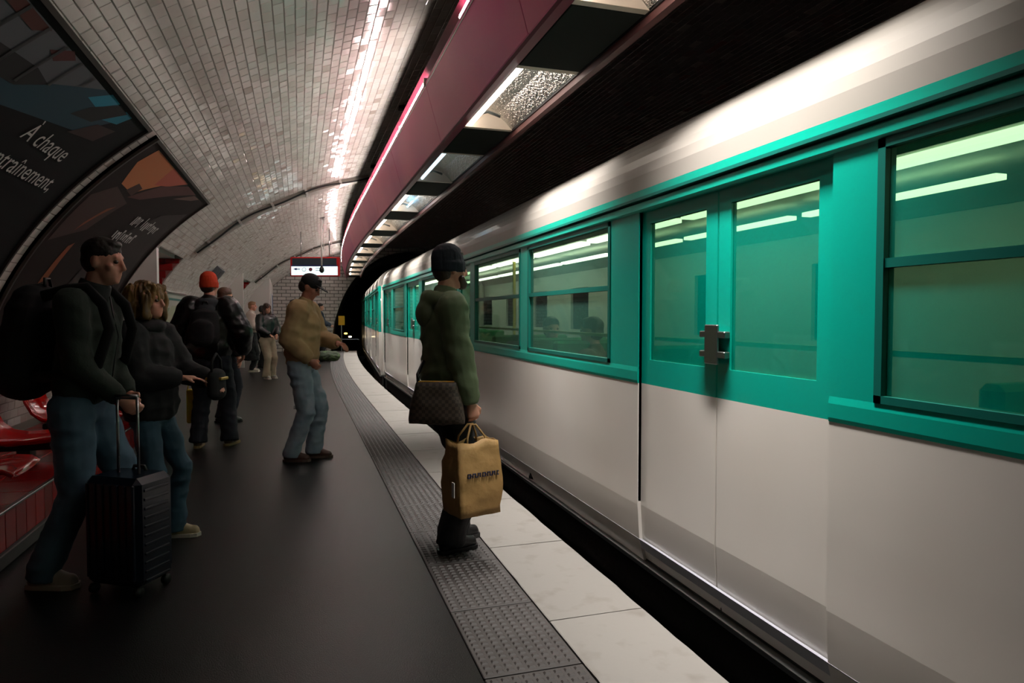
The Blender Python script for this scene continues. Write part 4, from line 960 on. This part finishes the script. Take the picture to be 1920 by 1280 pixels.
def backpack(owner, J, label, m, w_=.17, h=.46, d=.20, z=.08, y=-.24):
    r = empty('backpack', owner.location, owner.rotation_euler.z, label=label, cat='backpack'); u = J['up']; g = G()
    g.cap(u(0, y, z+.10), (w_, d*.6), u(0, y+.02, z+h-.10), (w_*.9, d*.5), 18); g.cap(u(0, y-.08, z+.09), (w_*.75, .07), u(0, y-.07, z+.22), (w_*.7, .07), 16)
    link('bag_body', remesh(g, .011, 2, .010, 3), m, r)
    g = G(); kk = J['k']
    for e in (-1, 1): g.tube([u(.10*e, y+.09, z+h-.04), u(.115*e, -.07, .57), u(.12*e, .02, .595), u(.125*e, .11, .52), u(.13*e, .158, .40), u(.15*e, .13, .22), u(.165*e, 0, .14), u(.13*e, y+.1, .12)], (.028), 8, squash=.3, ref=(1, 0, 0))
    g.build('strap', mat('strap_black', '08080a', .8), r, True)
    g = G(); g.tube([u(-.03, y+.06, z+h+.0), u(-.02, y+.05, z+h+.05), u(.02, y+.05, z+h+.05), u(.03, y+.06, z+h+.0)], .008, 6); g.build('grab_handle', M_blackm, r, True)
    return r
backpack(fl, J2, 'big black backpack worn by the man in green fleece at the left edge', mat('backpack_black', '07070a', .8, bump=(60, .3, .003)), .18, .54, .24, .02, -.28)
# suitcase
sc_ = empty('suitcase', (-.82, 3.78, 0), math.radians(-17.27-14), label='dark navy ribbed suitcase standing between the fleece man and the blonde woman', cat='suitcase')
g = G(); g.box(-.16, .16, -.12, .12, .05, .58, bev=.03); body_s = g.build('case_shell', mat('dark_navy_shell', '0a1220', .28, coat=.3), sc_)
g = G()
for i in range(7): g.box(-.13+.0433*i-.008, -.13+.0433*i+.008, -.127, .127, .09, .55, bev=.004)
for i in range(11): g.box(-.166, .166, -.08, .08, .08+.044*i-.007, .08+.044*i+.007, bev=.003)
g.build('ribs', mat('dark_navy_shell', '0a1220'), sc_)
g = G()
for x in (-.06, .06): g.tube([(x, .0, .57), (x, .0, .96)], .007, 8)
g.tube([(-.06, .0, .96), (.06, .0, .96)], .013, 8); g.build('telescopic_handle', M_steel, sc_, True)
for x in (-.13, .13):
    for y in (-.09, .09): G().tube([(x-.012, y, .026), (x+.012, y, .026)], .025, 12).build('wheel', M_gasket, sc_, True)
G().tube([(-.04, .07, .575), (-.03, .07, .60), (.03, .07, .60), (.04, .07, .575)], .009, 8).build('top_handle', M_blackm, sc_, True)

# 3 blonde woman
wo, J3 = person('blonde woman in a black coat and flared jeans gesturing with both hands', (-.86, 4.54, 0), head_of(-4), H=1.54, vox=.0075, cvox=.011, lean=-.04,
    feet=(((-.10, .09), .25), ((.10, -.06), -.15)), head=(-.05, 0), hands=(((-.14, .33, 1.12), (-.5, -.3, -.7), .35), ((.06, .25, 1.15), (.5, -.4, -.7), .3)),
    top=('coat', M_blackc, .045, .80), trousers=(M_jeanw, .080, 1.05), shoes=(mat('yellowish_trainer', '9a8c6a', .5), M_lsole), hair=('bob', M_blond), fold=.016, girth=1.12, sleeve=1.1)
g = G(); u = J3['up']
for q in range(8):
    a = 2*pi*q/8; g.cap(u(.10*math.cos(a), .09*math.sin(a)-.01, .565), .04, u(.10*math.cos(a+.8), .09*math.sin(a+.8)-.01, .565), .04)
link('scarf_collar', remesh(g, .011, 2, .01, 2), M_blackc, wo)
hb = empty('handbag', worldpt(wo, (-.10, .36, .84)), wo.rotation_euler.z, label='black handbag with gold trim held in front of the blonde woman', cat='bag')
g = G(); g.cap((0, 0, .05), (.085, .045), (0, 0, .16), (.08, .04), 16); link('bag_body', remesh(g, .01, 1, .006), M_blackc, hb)
G().box(-.05, .04, -.052, .052, .13, .148, bev=.004).build('gold_trim', mat('gold_trim', 'b09a4a', .35, metal=.7), hb)
G().tube([(-.06, 0, .17), (-.05, 0, .25), (0, 0, .29), (.05, 0, .25), (.06, 0, .17)], .008, 8).build('strap', M_blackc, hb, True)

# 4 man in the red beanie, seen from behind
rb, J4 = person('man in an orange red beanie and black leather jacket seen from behind', (-.89, 7.66, 0), math.radians(-8), H=1.78, vox=.011, cvox=.013,
    feet=(((-.13, .0), .1), ((.16, .08), -.25)), head=(-.25, 0), hands=(((-.30, .10, .95), (-.8, -.8, 0), .7), ((.30, .12, .98), (.8, -.8, 0), .7)), hair=('short', M_brhair),
    top=('jacket', M_blackl, .06, .86), trousers=(M_jeand, .105, .82), shoes=(mat('brown_shoe', '4a3a26', .5), mat('tan_sole', '8a7a50', .6)), hat=('beanie', mat('orange_red_knit', 'c4380e', .85, bump=(60, .4, .003))), hood=M_grey, fold=.014, girth=1.12, sleeve=1.1)
backpack(rb, J4, 'black backpack on the back of the man in the red beanie', M_blackc, .15, .42, .16, .10, -.20)
# 5 brown-haired person half hidden behind him
person('brown haired person half hidden behind the man in the red beanie', (-.92, 9.35, 0), math.radians(-50), H=1.71, vox=.014, cvox=.018, top=('jacket', M_ruff, .04, .85), trousers=(M_jeand, .09), shoes=(M_blackl, M_blackl), hair=('short', mat('chestnut_hair', '5a3826', .5)), fold=.01)
# 6 man in tan jacket, walking
ta, J6 = person('man in a tan jacket, black cap and pale jeans walking while looking at his phone', (.01, 6.72, 0), head_of(2), H=1.74, vox=.009, cvox=.012, lean=.08, hipz=.938,
    feet=(((-.09, .09), .0), ((.09, -.08), .0)), head=(0, .45), hands=(((-.06, .33, 1.13), (-.6, -.3, -.7), .55), ((.17, .12, .98), (.4, -1, 0), .9)), skin='tan',
    top=('jacket', M_tan, .045, .86), trousers=(M_jean2, .10, .80), shoes=(mat('brown_trainer', '4a2f26', .5), mat('brown_sole', '5a4a42', .6)), hair=('short', M_dkhair), hat=('cap', M_blackc), hood=M_ruff, fold=.018, girth=1.05, sleeve=1.05)
ph = empty('phone', worldpt(ta, J6['arms'][0][2]+Vector((.02, .13, .03))), ta.rotation_euler.z, label='dark smartphone held out by the man in the tan jacket', cat='phone')
G().box(-.038, .038, -.078, .078, -.004, .004, bev=.003).build('case', M_blackm, ph); G().box(-.034, .034, -.072, .072, .004, .0046).build('screen', emis('phone_screen', (.5, .55, .6), .25), ph)
# 7.. far people
wf, J7 = person('fair haired woman in a fluffy cream top and long dark skirt far down the platform', (-1.12, 17.7, 0), head_of(15), H=1.70, vox=.018, cvox=.02, hands=(((-.12, .22, 1.12), (-.6, -.5, -.3), .5), ((.12, .22, 1.12), (.6, -.5, -.3), .5)),
    top=('jumper', fabric('cream_fluffy_knit', 'b8a79c', 'a3948a'), .05, .95), trousers=(M_blackc, .08), shoes=(M_lshoe, M_lsole), hair=('short', mat('fair_hair', '8a6546', .5)), skirt=(M_blackc, .30), fold=.01)
person('dark haired person in black between the cream top and the long haired woman', (-.95, 19.0, 0), head_of(60), H=1.62, vox=.02, cvox=.022, top=('coat', M_blackc, .04, .8), trousers=(M_blackc, .085), shoes=(M_blackl, M_blackl), hair=('short', M_dkhair), fold=0)
lh, J8 = person('long haired woman in a black jacket and beige trousers leaning far down the platform', (-.68, 15.7, 0), head_of(-35), H=1.62, vox=.015, cvox=.018, lean=-.03,
    feet=(((-.1, .02), .1), ((.1, .1), -.1)), hands=(((-.1, .24, 1.05), (-.7, -.5, 0), .6), ((.1, .24, 1.05), (.7, -.5, 0), .6)), top=('jacket', M_blackl, .05, .92), trousers=(M_beige, .10, 1.0), shoes=(mat('white_trainer', 'b5b0a8', .5), M_lsole), hair=('long', M_brhair), fold=.01)
person('person in a dark patterned jacket standing at the far end behind the man in tan', (.58, 21.6, 0), head_of(25), H=1.74, vox=.02, cvox=.022, hands=(((-.2, .3, 1.1), (-.5, -.5, -.4), .6), ((.2, .3, 1.1), (.5, -.5, -.4), .6)), top=('jacket', fabric('dark_blue_jacket', '18202e', '3a4658', .8, 14), .05, .9), trousers=(M_blackc, .09), shoes=(M_blackl, M_blackl), hair=('short', M_dkhair), fold=0)
gb = empty('duffel_bag', (.80, 21.0, 0), .2, label='dark green duffel bag on the floor at the far end of the platform', cat='bag')
g = G(); g.cap((-.2, 0, .17), (.16, .17), (.2, 0, .16), (.15, .17), 16, ref=(0, 1, 0)); link('bag_body', remesh(g, .016, 2, .02, 4, floor_z=0), mat('green_canvas', '26301c', .8, vary=('3f5230', 6, 2, .5, .6)), gb)
G().tube([(-.12, 0, .30), (-.1, 0, .42), (.1, 0, .42), (.12, 0, .30)], .014, 8).build('handle', M_blackm, gb, True)
# seated person with the yellow bag, behind the blonde woman
se, J9 = person('seated person in dark clothes on the bench, mostly hidden behind the blonde woman', (-1.78, 7.95, -.0), head_of(0)+math.radians(17), H=1.66, vox=.012, cvox=.015, hipz=.53, lean=.25,
    feet=(((-.11, .42), 0), ((.11, .44), 0)), head=(0, .1), hands=(((-.12, .36, .66), (-.6, -.3, .3), .6), ((.12, .36, .66), (.6, -.3, .3), .6)), top=('coat', M_ruff, .04, .48), trousers=(M_blackc, .085), shoes=(mat('brown_boot', '5a3a26', .5), mat('brown_sole', '5a4a42')), hair=('short', M_blond), fold=.01)
yb = empty('yellow_bag', (-1.09, 7.95, 0), .1, label='narrow yellow shopping bag held at the seated person knees', cat='bag')
g = G(); g.box(-.07, .07, -.05, .05, .22, .58, bev=.012); yo = g.build('bag_body', mat('yellow_plastic', 'b8a418', .5, bump=(14, .6, .01)), yb); G().tube([(-.06, 0, .57), (-.04, 0, .68), (.04, 0, .68), (.06, 0, .57)], .006, 8).build('handle', M_yel, yb, True)
# passengers behind the train windows
for i, (y, c, hh_) in enumerate(((4.35, '2c4a4a', 0), (5.05, '6e5638', 40), (6.0, '26403c', 180), (6.75, '303a3c', 0), (.35, '2f6a48', 0))):
    person(('passenger with dark shoulders behind the window nearest the tinted doors', 'passenger in brown behind the train window, second from the tinted doors', 'passenger in dark green behind the train window, facing the camera end', 'passenger in charcoal just past the head of the man in olive', 'passenger in green behind the window at the right edge')[i],
           (2.25, y, 0), math.radians(hh_), H=1.70, vox=.018, cvox=.02, hipz=.56, hipy=-.02, feet=(((-.10, .38), 0), ((.10, .38), 0)), hands=(((-.12, .30, .66), (-.6, -.3, .3), .6), ((.12, .30, .66), (.6, -.3, .3), .6)),
           top=('jacket', fabric('passenger_cloth_%s' % c, c, c), .04, .52), trousers=(M_blackc, .085), shoes=(M_blackl, M_blackl), hair=('short', (M_dkhair, M_brhair)[i % 2]), fold=0)
for o in S.objects:
    if '_k' in o: del o['_k']
